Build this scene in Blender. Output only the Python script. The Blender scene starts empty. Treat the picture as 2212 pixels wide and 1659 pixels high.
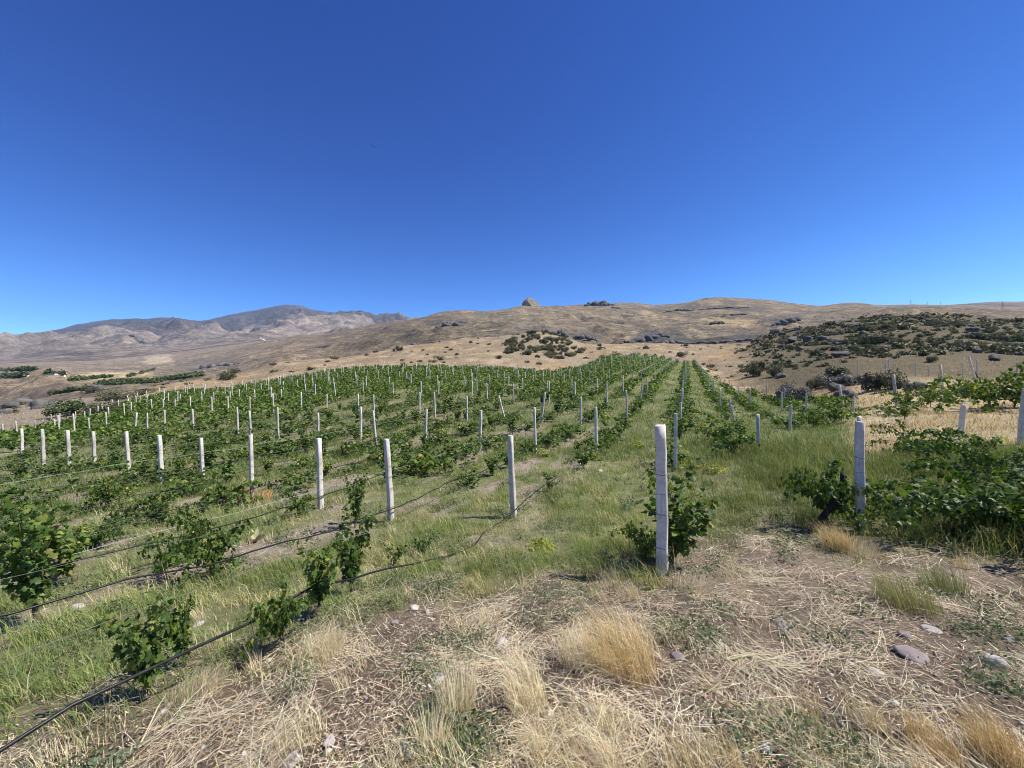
import bpy, math, random
import numpy as np
from mathutils import Vector, Matrix, noise as mnoise
R = math.radians
rng = np.random.default_rng(7)
random.seed(7)
scene = bpy.context.scene
COL = scene.collection

# ------------------------------------------------------------------ camera, sky, sun
EYE = 1.65
PITCH, ROLL, FPX = R(1.0), R(1.7), 831.0            # FPX: focal length in pixels of a 2212 px wide frame
fwd = np.array([0, math.cos(PITCH), -math.sin(PITCH)])
up0 = np.array([0, math.sin(PITCH), math.cos(PITCH)])
rt0 = np.array([1.0, 0, 0])
RT = rt0 * math.cos(ROLL) - up0 * math.sin(ROLL)
UP = up0 * math.cos(ROLL) + rt0 * math.sin(ROLL)
cam_d = bpy.data.cameras.new('camera')
cam = bpy.data.objects.new('camera', cam_d)
COL.objects.link(cam)
cam_d.sensor_fit = 'HORIZONTAL'; cam_d.sensor_width = 36.0; cam_d.lens = 36.0 * FPX / 2212.0
cam_d.clip_start = 0.05; cam_d.clip_end = 40000
m = Matrix.Identity(4)
for i in range(3):
    m[i][0], m[i][1], m[i][2] = RT[i], UP[i], -fwd[i]
m[0][3], m[1][3], m[2][3] = 0, 0, EYE
cam.matrix_world = m
scene.camera = cam

SUN_AZ, SUN_EL = R(93), R(54)                        # azimuth clockwise from the view axis (+Y)
world = bpy.data.worlds.new('World'); scene.world = world
world.use_nodes = True
wn = world.node_tree; bg = wn.nodes['Background']
sky = wn.nodes.new('ShaderNodeTexSky'); sky.sky_type = 'NISHITA'; sky.sun_disc = False
sky.sun_elevation = SUN_EL; sky.sun_rotation = SUN_AZ
sky.altitude = 1500; sky.air_density = 1.0; sky.dust_density = 0.0; sky.ozone_density = 7.0
# the phone's deep blue: a power curve on each channel of the sky
sp_ = wn.nodes.new('ShaderNodeSeparateColor'); cb_ = wn.nodes.new('ShaderNodeCombineColor'); wn.links.new(sky.outputs[0], sp_.inputs[0])
for i_, (g_, k_) in enumerate([(1.75, 2.3), (1.50, 1.82), (1.08, 1.58)]):
    a_ = wn.nodes.new('ShaderNodeMath'); a_.operation = 'MULTIPLY'; a_.inputs[1].default_value = 0.1; wn.links.new(sp_.outputs[i_], a_.inputs[0])
    b_ = wn.nodes.new('ShaderNodeMath'); b_.operation = 'POWER'; b_.inputs[1].default_value = g_; wn.links.new(a_.outputs[0], b_.inputs[0])
    c_ = wn.nodes.new('ShaderNodeMath'); c_.operation = 'MULTIPLY'; c_.inputs[1].default_value = 10 * k_; wn.links.new(b_.outputs[0], c_.inputs[0])
    wn.links.new(c_.outputs[0], cb_.inputs[i_])
tc_ = wn.nodes.new('ShaderNodeTexCoord'); sx_ = wn.nodes.new('ShaderNodeSeparateXYZ'); wn.links.new(tc_.outputs['Generated'], sx_.inputs[0])
def wmath(op, a, b):                                  # brighter air towards the horizon
    n_ = wn.nodes.new('ShaderNodeMath'); n_.operation = op; n_.use_clamp = False
    for v_, q_ in ((a, n_.inputs[0]), (b, n_.inputs[1])):
        if isinstance(v_, (int, float)): q_.default_value = v_
        else: wn.links.new(v_, q_)
    return n_.outputs[0]
hz_ = wmath('ADD', wmath('MULTIPLY', wmath('POWER', wmath('SUBTRACT', 1.0, wmath('MAXIMUM', sx_.outputs[2], 0.0)), 5.0), 0.75), 0.95)
vm_ = wn.nodes.new('ShaderNodeVectorMath'); vm_.operation = 'SCALE'; wn.links.new(cb_.outputs[0], vm_.inputs[0]); wn.links.new(hz_, vm_.inputs['Scale'])
wn.links.new(vm_.outputs[0], bg.inputs[0])
bg.inputs[1].default_value = 0.069
sun_d = bpy.data.lights.new('sun', 'SUN'); sun = bpy.data.objects.new('sun', sun_d); COL.objects.link(sun)
sun_d.energy = 5.0; sun_d.angle = R(0.53); sun_d.color = (1.0, 0.95, 0.86)
sdir = Vector((math.sin(SUN_AZ) * math.cos(SUN_EL), math.cos(SUN_AZ) * math.cos(SUN_EL), math.sin(SUN_EL)))
sun.rotation_euler = sdir.to_track_quat('Z', 'Y').to_euler()
sun.location = sdir * 50
scene.view_settings.view_transform = 'Standard'; scene.view_settings.look = 'None'
scene.view_settings.exposure = 0.58; scene.view_settings.gamma = 1.0
scene.cycles.max_bounces = 6; scene.cycles.transparent_max_bounces = 8
scene.cycles.use_denoising = True; scene.cycles.denoising_input_passes = 'RGB_ALBEDO_NORMAL'; scene.cycles.denoising_prefilter = 'ACCURATE'
scene.cycles.filter_width = 1.05

# ------------------------------------------------------------------ small maths
def perlin(x, y, seed=0):
    x = np.asarray(x, float); y = np.asarray(y, float)
    xi = np.floor(x).astype(np.int64); yi = np.floor(y).astype(np.int64)
    xf, yf = x - xi, y - yi
    def g(ix, iy, dx, dy):
        h = (ix * 374761393 + iy * 668265263 + seed * 974634211) & 0xffffffff
        h = ((h ^ (h >> 13)) * 1274126177) & 0xffffffff
        h = h ^ (h >> 16)
        a = (h & 0xffff) * (2 * math.pi / 65536)
        return np.cos(a) * dx + np.sin(a) * dy
    u = xf * xf * xf * (xf * (xf * 6 - 15) + 10); v = yf * yf * yf * (yf * (yf * 6 - 15) + 10)
    a = g(xi, yi, xf, yf); b = g(xi + 1, yi, xf - 1, yf); c = g(xi, yi + 1, xf, yf - 1); d = g(xi + 1, yi + 1, xf - 1, yf - 1)
    return 1.5 * ((a * (1 - u) + b * u) * (1 - v) + (c * (1 - u) + d * u) * v)
def fbm(x, y, o=4, seed=0, gain=0.5):
    s, a, f = 0, 1.0, 1.0
    for k in range(o):
        s = s + a * perlin(x * f, y * f, seed + k * 17); a *= gain; f *= 2.03
    return s
def ridged(x, y, o=4, seed=0, gain=0.5):
    s, a, f = 0, 1.0, 1.0
    for k in range(o):
        s = s + a * (1 - 2 * np.abs(perlin(x * f, y * f, seed + k * 31))); a *= gain; f *= 2.07
    return s
def sstep(a, b, x):
    t = np.clip((np.asarray(x, float) - a) / (b - a), 0, 1); return t * t * (3 - 2 * t)

def ray(px, py):
    return fwd + RT * ((px - 1106.0) / FPX) - UP * ((py - 829.5) / FPX)

# ------------------------------------------------------------------ terrain: profiles read off the land's own ridges, in metres
XS = np.array([-150, 0, 100, 200, 300, 400, 500, 620, 750, 860, 960, 1060, 1150, 1240, 1320, 1420, 1510, 1600, 1660, 1760, 1850, 1980, 2100, 2212, 2400.])
def L(pairs):
    a = np.array(pairs, float); return a[:, 0], a[:, 1]
near = [  # (x, [(Y, z below the eye)...]) all with the same count
    (-150, [-1.70, -1.79, -2.00, -2.36, -2.62, -2.75, -3.1]),
    (0,    [-1.70, -1.79, -2.02, -2.36, -2.62, -2.75, -3.1]),
    (300,  [-1.68, -1.74, -1.92, -2.22, -2.50, -2.75, -3.0]),
    (694,  [-1.66, -1.69, -1.88, -2.14, -2.48, -2.68, -2.8]),
    (1106, [-1.65, -1.67, -1.87, -2.13, -2.42, -2.60, -2.68]),
    (1428, [-1.65, -1.67, -1.88, -2.09, -2.36, -2.60, -2.75]),
    (1850, [-1.65, -1.68, -1.89, -2.08, -2.30, -2.52, -2.72]),
    (2212, [-1.65, -1.72, -1.95, -2.16, -2.22, -2.26, -2.20]),
    (2400, [-1.65, -1.72, -1.95, -2.16, -2.22, -2.26, -2.20])]
nearY = [1.0, 1.8, 3.0, 4.3, 6.2, 10.0, 16.0]
curves = []   # (xs, Y, y)
curves.append((L([(-150, 24), (2400, 24)]), L([(-150, 972), (0, 965), (300, 942), (700, 913), (1106, 892), (1428, 880), (1530, 890), (1600, 908), (1760, 895), (1850, 880), (1980, 862), (2100, 858), (2400, 858)])))
curves.append((L([(-150, 38), (0, 40), (100, 43), (200, 52), (300, 60), (400, 68), (500, 78), (650, 85), (1100, 85), (1200, 92), (1250, 100), (1320, 125), (1511, 125), (1600, 60), (1760, 40), (2400, 40)]),
               L([(-150, 955), (0, 942), (100, 928), (200, 903), (300, 871), (400, 848), (500, 840), (650, 815), (760, 797), (910, 794), (1100, 799), (1200, 806), (1250, 796), (1320, 768), (1406, 771), (1476, 783), (1511, 784), (1600, 838), (1760, 850), (1850, 832), (1980, 814), (2400, 812)])))
curves.append((L([(-150, 100), (0, 100), (500, 112), (1060, 120), (1150, 125), (1240, 130), (1320, 158), (1510, 160), (1600, 110), (1660, 95), (2400, 90)]),
               L(list(zip(XS, [905, 893, 885, 872, 846, 828, 825, 797, 785, 776, 768, 765, 760, 765, 752, 755, 758, 785, 785, 775, 762, 752, 752, 755, 755])))))
curves.append((L([(-150, 200), (200, 185), (300, 130), (400, 135), (500, 150), (620, 165), (1060, 190), (1150, 165), (1240, 168), (1320, 192), (1600, 200), (1660, 185), (2400, 180)]),
               L([(-150, 880), (0, 880), (100, 870), (200, 862), (275, 855), (360, 832), (400, 825), (462, 819), (553, 802), (603, 782), (753, 771), (878, 750), (1003, 732), (1060, 727), (1106, 723), (1168, 716), (1215, 724), (1246, 737), (1265, 746), (1331, 743), (1431, 741), (1506, 746), (1600, 743), (1631, 738), (1659, 722), (1719, 707), (1784, 701), (1834, 690), (1909, 683), (2001, 676), (2059, 678), (2134, 688), (2209, 696), (2400, 700)])))
curves.append((L([(-150, 410), (2400, 410)]), L([(-150, 850), (0, 848), (100, 830), (200, 840), (300, 839), (400, 828), (500, 818), (620, 788), (750, 778), (860, 760), (960, 745), (1060, 736), (1150, 732), (1240, 742), (1320, 748), (1420, 747), (1510, 751), (1600, 749), (1660, 737), (1760, 722), (1850, 710), (1980, 697), (2100, 700), (2400, 708)])))
curves.append((L([(-150, 480), (2400, 480)]), L([(-150, 835), (0, 822), (60, 814), (100, 811), (150, 818), (180, 830), (250, 836), (300, 836), (400, 824), (500, 814), (620, 780), (750, 770), (860, 752), (960, 738), (1060, 729), (1150, 725), (1240, 733), (1320, 737), (1420, 735), (1510, 739), (1600, 738), (1660, 730), (1760, 716), (1850, 704), (1980, 692), (2100, 695), (2400, 702)])))
curves.append((L([(-150, 900), (2400, 900)]), L([(-150, 808), (0, 803), (100, 803), (200, 808), (300, 806), (400, 803), (500, 790), (620, 755), (750, 738), (860, 714), (960, 700), (1060, 692), (1150, 690), (1240, 693), (1320, 690), (1420, 698), (1510, 690), (1600, 688), (1660, 684), (1760, 680), (1850, 672), (1980, 668), (2100, 670), (2400, 674)])))
curves.append((L([(-150, 1400), (2400, 1400)]), L([(-150, 792), (0, 786), (100, 785), (200, 788), (300, 783), (400, 772), (500, 758), (600, 735), (653, 722), (685, 727), (728, 718), (753, 712), (800, 703), (863, 692), (913, 686), (958, 672), (998, 668), (1053, 671), (1106, 667), (1125, 660), (1163, 660), (1218, 661), (1263, 656), (1306, 655), (1381, 652), (1406, 657), (1431, 658), (1481, 654), (1531, 641), (1556, 640), (1659, 647), (1734, 657), (1781, 662), (1809, 656), (1849, 652), (1896, 659), (1984, 657), (2034, 659), (2171, 664), (2400, 668)])))
curves.append((L([(-150, 2600), (2400, 2600)]), L([(-150, 778), (0, 765), (100, 757), (200, 752), (300, 747), (400, 742), (500, 736), (620, 730), (700, 730), (863, 708), (1000, 692), (1200, 680), (1500, 670), (2000, 668), (2034, 660), (2121, 654), (2184, 652), (2400, 653)])))
curves.append((L([(-150, 4500), (2400, 4500)]), L([(-150, 762), (0, 747), (100, 736), (200, 728), (300, 721), (400, 717), (500, 713), (620, 704), (750, 706), (863, 706), (1000, 702), (2400, 690)])))
MT = [(-150, 748), (0, 727), (62, 714), (125, 701), (180, 690), (225, 681), (250, 678), (292, 676), (322, 681), (350, 676), (390, 681), (435, 691), (462, 689), (500, 678), (553, 671), (620, 658), (640, 659), (690, 667), (748, 682), (793, 674), (828, 686), (863, 692), (920, 704), (1000, 712), (2400, 712)]
curves.append((L([(-150, 7500), (2400, 7500)]), L(MT)))
curves.append((L([(-150, 9300), (2400, 9300)]), L([(a, b + 22) for a, b in MT])))

NAZ = 1200
AZ0, AZ1 = math.atan2(-1.62, 1), math.atan2(1.62, 1)
TAZ = np.linspace(AZ0, AZ1, NAZ)
LR = np.linspace(math.log(0.25), math.log(9800), 700)
RR = np.exp(LR)
TBL = np.zeros((NAZ, len(LR)))
nx = np.array([a for a, _ in near], float); nz = np.array([b for _, b in near], float)
for ia, az in enumerate(TAZ):
    u = math.tan(az); px = 1106 + u * FPX / math.cos(ROLL)
    ca = math.cos(az)
    rs, hs_ = [0.25], [-1.65]
    for k, Y in enumerate(nearY):
        rs.append(Y / ca); hs_.append(np.interp(px, nx, nz[:, k]))
    for (cx, cY), (dx, dy) in curves:
        Y = np.interp(px, cx, cY); py = np.interp(px, dx, dy)
        d = ray(px - (py - 816) * 0.0297, py)
        rs.append(Y / ca); hs_.append(d[2] / d[1] * Y)
    # linear in tangent of elevation angle keeps every ridge where it stands
    TBL[ia] = np.interp(RR, rs, hs_)
def smooth(a, sig, axis):
    n = int(sig * 3) + 1; k = np.exp(-0.5 * (np.arange(-n, n + 1) / sig) ** 2); k /= k.sum()
    a = np.moveaxis(a, axis, -1); p = np.concatenate([np.repeat(a[..., :1], n, -1), a, np.repeat(a[..., -1:], n, -1)], -1)
    out = sum(k[i] * p[..., i:i + a.shape[-1]] for i in range(2 * n + 1))
    return np.moveaxis(out, -1, axis)
TBL = smooth(TBL, 3.0, 1)
TBL = smooth(TBL, 5.0, 0)
def base_h(X, Y):
    r = np.maximum(np.hypot(X, Y), 0.26); az = np.arctan2(X, Y)
    back = np.abs(az) > AZ1
    t = np.clip((np.clip(az, AZ0, AZ1) - AZ0) / (AZ1 - AZ0) * (NAZ - 1), 0, NAZ - 1.001)
    q = np.clip((np.log(r) - LR[0]) / (LR[1] - LR[0]), 0, len(LR) - 1.001)
    i = t.astype(int); j = q.astype(int); a = t - i; b = q - j
    def bil(i, a): return (TBL[i, j] * (1 - b) + TBL[i, j + 1] * b) * (1 - a) + (TBL[i + 1, j] * (1 - b) + TBL[i + 1, j + 1] * b) * a
    h = bil(i, a)
    # behind the camera the two outer profiles are blended round the back
    w = np.where(az > 0, (az - AZ1) / (2 * (math.pi - AZ1)), 0.5 + (AZ0 - az) * -1 / (2 * (math.pi - AZ1)) + 0.5 - 0.0)
    w = np.where(az > 0, w, 1 - (AZ0 - az) / (2 * (math.pi - AZ1)))
    h0 = bil(np.zeros_like(i), np.zeros_like(a)); h1 = bil(np.full_like(i, NAZ - 2), np.ones_like(a))
    return np.where(back, h1 * (1 - w) + h0 * w, h)
def detail(X, Y):
    r = np.hypot(X, Y)
    d = 0.045 * fbm(X * 0.9, Y * 0.9, 3, 3) * sstep(0.5, 2, r) + 0.012 * fbm(X * 6, Y * 6, 2, 5)
    d = d + sstep(12, 40, r) * 0.22 * fbm(X / 6, Y / 6, 3, 9)
    d = d + sstep(60, 150, r) * 0.7 * fbm(X / 16, Y / 16, 4, 11)
    az = np.arctan2(X, np.maximum(Y, 1e-3)); lr = np.log(np.maximum(r, 1.0))
    f = sstep(230, 600, r) * (1 - sstep(1500, 2300, r))
    fa = 1 - 0.6 * sstep(1000, 1350, r)
    wq = 0.5 * fbm(X / 160, Y / 160, 2, 23)
    d = d + f * fa * (6 * ridged(X / 260 + wq, Y / 330, 4, 21, 0.42) - 7 + 7 * ridged(az * 7 + wq, lr * 1.3, 3, 25, 0.4) + 1.4 * fbm(X / 30, Y / 30, 3, 27))
    left = 0.08 + 0.92 * sstep(0.02, -0.28, az)
    g = sstep(1500, 3000, r) * left
    fl = 1 - 0.74 * sstep(6300, 7500, r)
    w2 = 0.35 * fbm(X / 900, Y / 900, 2, 45)
    d = d + g * fl * (45 * ridged(X / 1500 + 3, Y / 2300, 4, 41, 0.45) + 120 * ridged(az * 7.5 + w2, lr * 1.8 + w2, 5, 43, 0.46) - 90) * sstep(2000, 5500, r)
    return d
def ground_h(X, Y):
    X = np.asarray(X, float); Y = np.asarray(Y, float)
    return EYE + base_h(X, Y) + detail(X, Y)
def gz(x, y): return float(ground_h(np.array([x]), np.array([y]))[0])
def hit(px, py, y0=0.8, y1=400):
    """The spot of ground seen at a pixel of the 2212 px wide photograph."""
    d = ray(px, py); Ys = np.exp(np.linspace(math.log(y0), math.log(y1), 4000)); k = Ys / d[1]
    z = EYE + d[2] * k; h = ground_h(d[0] * k, Ys)
    b = np.nonzero(z <= h)[0]
    i = b[0] if len(b) else len(Ys) - 1
    return np.array([d[0] * k[i], Ys[i], h[i]])
def pix_u(X, Y): return X / np.maximum(Y, 1e-6)

# vineyard rows: s runs along a row, n across the rows
DV = np.array([0.415, 0.910]); DV /= np.linalg.norm(DV); NV = np.array([DV[1], -DV[0]])
def ns(X, Y): return X * NV[0] + Y * NV[1], X * DV[0] + Y * DV[1]
def xy(n, s): return n * NV[0] + s * DV[0], n * NV[1] + s * DV[1]
def smax(n): return np.interp(n, [-92, -84, -79, -61, -36, -28, -24.5, 0, 3.3, 3.8, 5.5, 8, 12], [26, 38, 57, 66, 77, 88, 124, 136, 137, 78, 66, 44, 30])
def smin(n): return np.interp(n, [-92, -82, -70, -55, 0], [26, 27, 17, -15, -15])
# edge of the trampled straw in front of the rows (world polyline, left to right)
EDGE = np.array([hit(a, b)[:2] for a, b in [(-140, 1650), (0, 1600), (250, 1500), (480, 1440), (640, 1395), (760, 1330), (900, 1285), (1100, 1262), (1250, 1250), (1420, 1240), (1500, 1165), (1700, 1140), (1850, 1172), (2050, 1185), (2230, 1195), (2400, 1200)]])
def straw_zone(X, Y):
    """1 in the straw in front, 0 in the green vineyard."""
    az = np.arctan2(X, np.maximum(Y, 1e-3)); ea = np.arctan2(EDGE[:, 0], EDGE[:, 1])
    er = np.interp(az, ea, np.hypot(EDGE[:, 0], EDGE[:, 1])); r = np.hypot(X, Y)
    return 1 - sstep(-0.18, 0.22, (r / er - 1) + 0.10 * fbm(X * 1.3, Y * 1.3, 3, 77))
def in_vine(X, Y):
    n, s = ns(X, Y); w = 2.5 * fbm(X / 7, Y / 7, 2, 13)
    return sstep(-1.5, 1.5, smax(n) - s + w) * sstep(-1.5, 1.5, s - smin(n) + w) * sstep(13.2, 11, n + w * 0.4) * sstep(-93, -90, n)
def yellow_field(X, Y):
    """dry grass field in the right-hand block."""
    px = 1106 + FPX * pix_u(X, Y); r = np.asarray(Y)
    return sstep(1800, 1880, px) * sstep(9.8, 11.5, r + 1.0 * fbm(X / 3, Y / 3, 2, 15)) * (1 - sstep(70, 95, r))
def dirt_strip(X, Y):
    n, s = ns(X, Y)
    a = fbm(n / 1.6, s / 6.0, 3, 51); b = fbm(X / 1.3, Y / 1.3, 3, 53)
    return sstep(-0.02, 0.36, a + 0.35 * b) * (1 - 0.85 * sstep(-4.5, -1.5, n)) * (1 - 0.4 * sstep(15, 30, s))
def lush(X, Y):
    n, s = ns(X, Y)
    return np.clip(0.55 + 0.6 * fbm(X / 2.2, Y / 2.2, 3, 61) + 0.35 * sstep(-1, 5, n), 0, 1)

# ------------------------------------------------------------------ mesh + material helpers
def build(name, V, F, mat, col=None, parent=None, smooth_=False, uvs=None):
    V = np.ascontiguousarray(V, np.float32); F = np.ascontiguousarray(F, np.int32)
    me = bpy.data.meshes.new(name); nf, k = F.shape
    me.vertices.add(len(V)); me.vertices.foreach_set('co', V.ravel())
    me.loops.add(nf * k); me.loops.foreach_set('vertex_index', F.ravel())
    me.polygons.add(nf); me.polygons.foreach_set('loop_start', np.arange(0, nf * k, k, dtype=np.int32))
    try: me.polygons.foreach_set('loop_total', np.full(nf, k, np.int32))
    except Exception: pass
    if smooth_: me.polygons.foreach_set('use_smooth', np.ones(nf, bool))
    me.update(calc_edges=True)
    if col is not None:
        at = me.color_attributes.new('Col', 'FLOAT_COLOR', 'POINT')
        c4 = np.ones((len(V), 4), np.float32); c4[:, :3] = col; at.data.foreach_set('color', c4.ravel())
    me.materials.append(mat)
    o = bpy.data.objects.new(name, me); COL.objects.link(o)
    if parent: o.parent = parent
    return o
def tag(o, label=None, cat=None, group=None, kind=None):
    if label: o['label'] = label
    if cat: o['category'] = cat
    if group: o['group'] = group
    if kind: o['kind'] = kind
    return o
def empty(name, loc, rz=0, sc=1.0):
    o = bpy.data.objects.new(name, None); COL.objects.link(o); o.location = loc; o.rotation_euler = (0, 0, rz)
    o.scale = (sc, sc, sc) if np.isscalar(sc) else sc
    o.empty_display_size = 0.1
    return o
def copy_tree(o, parent=None):
    c = o.copy(); COL.objects.link(c); c.parent = parent
    for ch in list(o.children): copy_tree(ch, c)
    return c
class NT:
    def __init__(s, name):
        s.m = bpy.data.materials.new(name); s.m.use_nodes = True; s.t = s.m.node_tree; s.n = s.t.nodes
        s.b = s.n['Principled BSDF']; s.out = s.n['Material Output']
        s.b.inputs['Specular IOR Level'].default_value = 0.25
    def add(s, typ, **kw):
        nd = s.n.new(typ)
        for k, v in kw.items():
            if k in nd.inputs: nd.inputs[k].default_value = v
            else: setattr(nd, k, v)
        return nd
    def l(s, a, b): s.t.links.new(a, b)
    def noise(s, scale, detail=4, rough=0.55, coord='Object', dist=0.0):
        tc = s.add('ShaderNodeTexCoord'); nz_ = s.add('ShaderNodeTexNoise'); nz_.inputs['Scale'].default_value = scale
        nz_.inputs['Detail'].default_value = detail; nz_.inputs['Roughness'].default_value = rough; nz_.inputs['Distortion'].default_value = dist
        s.l(tc.outputs[coord], nz_.inputs['Vector']); return nz_.outputs['Fac']
    def ramp(s, fac, stops):
        r = s.add('ShaderNodeValToRGB'); e = r.color_ramp.elements
        while len(e) < len(stops): e.new(0.5)
        for q, (p, c) in zip(e, stops):
            q.position = p; q.color = (*c, 1) if len(c) == 3 else c
        s.l(fac, r.inputs[0]); return r.outputs[0]
    def mix(s, fac, a, b, blend='MIX'):
        x = s.add('ShaderNodeMix', data_type='RGBA', blend_type=blend)
        for v, sock in ((fac, x.inputs[0]), (a, x.inputs[6]), (b, x.inputs[7])):
            if hasattr(v, 'links') or hasattr(v, 'is_linked'): s.l(v, sock)
            elif isinstance(v, (int, float)): sock.default_value = v
            else: sock.default_value = (*v, 1)
        return x.outputs[2]
    def bump(s, h, strength=0.5, dist=0.02):
        b = s.add('ShaderNodeBump'); b.inputs['Strength'].default_value = strength; b.inputs['Distance'].default_value = dist
        s.l(h, b.inputs['Height']); s.l(b.outputs[0], s.b.inputs['Normal'])
def g3(v): return (v, v, v)

def mat_ground(name, fine):
    t = NT(name); a = t.add('ShaderNodeVertexColor'); a.layer_name = 'Col'
    c = a.outputs[0]
    for sc, lo, hi in fine:
        c = t.mix(1.0, c, t.ramp(t.noise(sc, 6, 0.62), [(0.28, g3(lo)), (0.72, g3(hi))]), 'MULTIPLY')
    t.l(c, t.b.inputs['Base Color']); t.b.inputs['Roughness'].default_value = 0.95; t.b.inputs['Specular IOR Level'].default_value = 0.1
    return t
tg = mat_ground('soil', [(2.2, 0.72, 1.2), (14, 0.66, 1.28), (90, 0.6, 1.3)]); tg.bump(tg.noise(38, 6, 0.7), 0.8, 0.03); M_GROUND = tg.m
th = mat_ground('hill_ground', [(0.02, 0.74, 1.22), (0.07, 0.58, 1.34), (0.25, 0.6, 1.34)]); dots = th.ramp(th.noise(0.33, 3, 0.6), [(0.555, g3(1)), (0.60, g3(0.42))]); big_ = th.ramp(th.noise(0.018, 3, 0.5), [(0.36, g3(0)), (0.55, g3(1))]); th.l(th.mix(big_, th.b.inputs['Base Color'].links[0].from_socket, th.mix(1.0, th.b.inputs['Base Color'].links[0].from_socket, dots, 'MULTIPLY')), th.b.inputs['Base Color']); th.bump(th.noise(0.05, 10, 0.75), 1.0, 9.0); M_HILL = th.m
tm = mat_ground('mountain_ground', [(0.003, 0.76, 1.2), (0.012, 0.6, 1.32), (0.04, 0.66, 1.28)]); tm.bump(tm.noise(0.009, 8, 0.75), 1.0, 70.0); M_MTN = tm.m

def mat_leaf(name, rough=0.45, trans=0.35, spec=0.35, tint=(1.25, 1.3, 0.6)):
    t = NT(name); a = t.add('ShaderNodeVertexColor'); a.layer_name = 'Col'
    t.l(a.outputs[0], t.b.inputs['Base Color']); t.b.inputs['Roughness'].default_value = rough; t.b.inputs['Specular IOR Level'].default_value = spec
    if trans > 0:
        tr = t.add('ShaderNodeBsdfTranslucent'); t.l(t.mix(1.0, a.outputs[0], tint, 'MULTIPLY'), tr.inputs[0])
        mx = t.add('ShaderNodeMixShader'); mx.inputs[0].default_value = trans
        t.l(t.b.outputs[0], mx.inputs[1]); t.l(tr.outputs[0], mx.inputs[2]); t.l(mx.outputs[0], t.out.inputs[0])
    return t.m
M_BLADE = mat_leaf('grass_blade', 0.55, 0.35, 0.25, (1.15, 1.15, 0.75))
M_STRAW = mat_leaf('dry_straw', 0.5, 0.22, 0.3, (1.1, 1.0, 0.8))
M_VINE = mat_leaf('vine_leaf', 0.5, 0.30, 0.3, (1.6, 1.7, 0.4))
M_SHRUB = mat_leaf('shrub_leaf', 0.6, 0.15, 0.2, (1.2, 1.2, 0.6))

def mat_concrete():
    t = NT('weathered_concrete')
    c = t.ramp(t.noise(7, 6, 0.6), [(0.25, (0.40, 0.36, 0.30)), (0.5, (0.60, 0.56, 0.49)), (0.75, (0.73, 0.69, 0.615))])
    c = t.mix(1.0, c, t.ramp(t.noise(34, 4, 0.6), [(0.3, g3(0.86)), (0.6, g3(1.05))]), 'MULTIPLY')
    st = t.add('ShaderNodeTexCoord'); mp = t.add('ShaderNodeMapping'); mp.inputs['Scale'].default_value = (30, 30, 2.2)
    nz_ = t.add('ShaderNodeTexNoise'); nz_.inputs['Scale'].default_value = 1.0; nz_.inputs['Detail'].default_value = 5
    t.l(st.outputs['Object'], mp.inputs[0]); t.l(mp.outputs[0], nz_.inputs['Vector'])
    c = t.mix(t.ramp(nz_.outputs['Fac'], [(0.55, g3(0)), (0.75, g3(0.55))]), c, (0.24, 0.215, 0.18))
    oi = t.add('ShaderNodeObjectInfo'); v = t.add('ShaderNodeMapRange'); t.l(oi.outputs['Random'], v.inputs[0]); v.inputs[3].default_value = 0.84; v.inputs[4].default_value = 1.14
    cb = t.add('ShaderNodeCombineColor')
    for i in range(3): t.l(v.outputs[0], cb.inputs[i])
    c = t.mix(1.0, c, cb.outputs[0], 'MULTIPLY')
    t.l(c, t.b.inputs['Base Color']); t.b.inputs['Roughness'].default_value = 0.9
    t.bump(t.noise(40, 5, 0.6), 0.3, 0.005); return t.m
M_CONC = mat_concrete()
def mat_plain(name, lo, hi, scale=8, rough=0.85, bump=0.5, bd=0.01, metal=0.0):
    t = NT(name); t.l(t.ramp(t.noise(scale, 6, 0.62), [(0.3, lo), (0.72, hi)]), t.b.inputs['Base Color'])
    t.b.inputs['Roughness'].default_value = rough; t.b.inputs['Metallic'].default_value = metal
    if bump: t.bump(t.noise(scale * 3, 6, 0.7), bump, bd)
    return t.m
M_WIRE = mat_plain('rusty_wire', (0.10, 0.085, 0.075), (0.3, 0.28, 0.26), 30, 0.6, 0)
M_CORD = mat_plain('pale_green_cord', (0.35, 0.45, 0.38), (0.5, 0.58, 0.5), 30, 0.6, 0)
M_HOSE = mat_plain('black_plastic', (0.008, 0.008, 0.009), (0.03, 0.03, 0.032), 20, 0.38, 0.2, 0.002)
M_BARK = mat_plain('vine_bark', (0.06, 0.045, 0.035), (0.16, 0.12, 0.09), 40, 0.95, 0.8, 0.01)
M_DARKWOOD = mat_plain('dark_wood', (0.018, 0.015, 0.013), (0.05, 0.042, 0.036), 20, 0.9, 0.6, 0.01)
M_STONE = mat_plain('pale_stone', (0.30, 0.265, 0.24), (0.60, 0.56, 0.52), 9, 0.9, 0.7, 0.01)
M_STONE2 = mat_plain('mauve_stone', (0.17, 0.14, 0.135), (0.36, 0.31, 0.30), 11, 0.9, 0.7, 0.01)
M_ROCK = mat_plain('boulder_rock', (0.06, 0.058, 0.054), (0.19, 0.18, 0.16), 0.9, 0.95, 0.9, 0.12)
M_CLIFF = mat_plain('cliff_rock', (0.075, 0.071, 0.066), (0.20, 0.185, 0.165), 0.12, 0.95, 0.9, 1.2)
M_KNOB = mat_plain('knob_rock', (0.17, 0.145, 0.11), (0.31, 0.255, 0.18), 0.06, 0.95, 0.9, 1.5)
M_WHITEWALL = mat_plain('whitewash', (0.6, 0.58, 0.55), (0.78, 0.77, 0.74), 2, 0.9, 0)
M_ROOF = mat_plain('grey_roof', (0.22, 0.2, 0.19), (0.36, 0.34, 0.33), 2, 0.8, 0)
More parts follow.
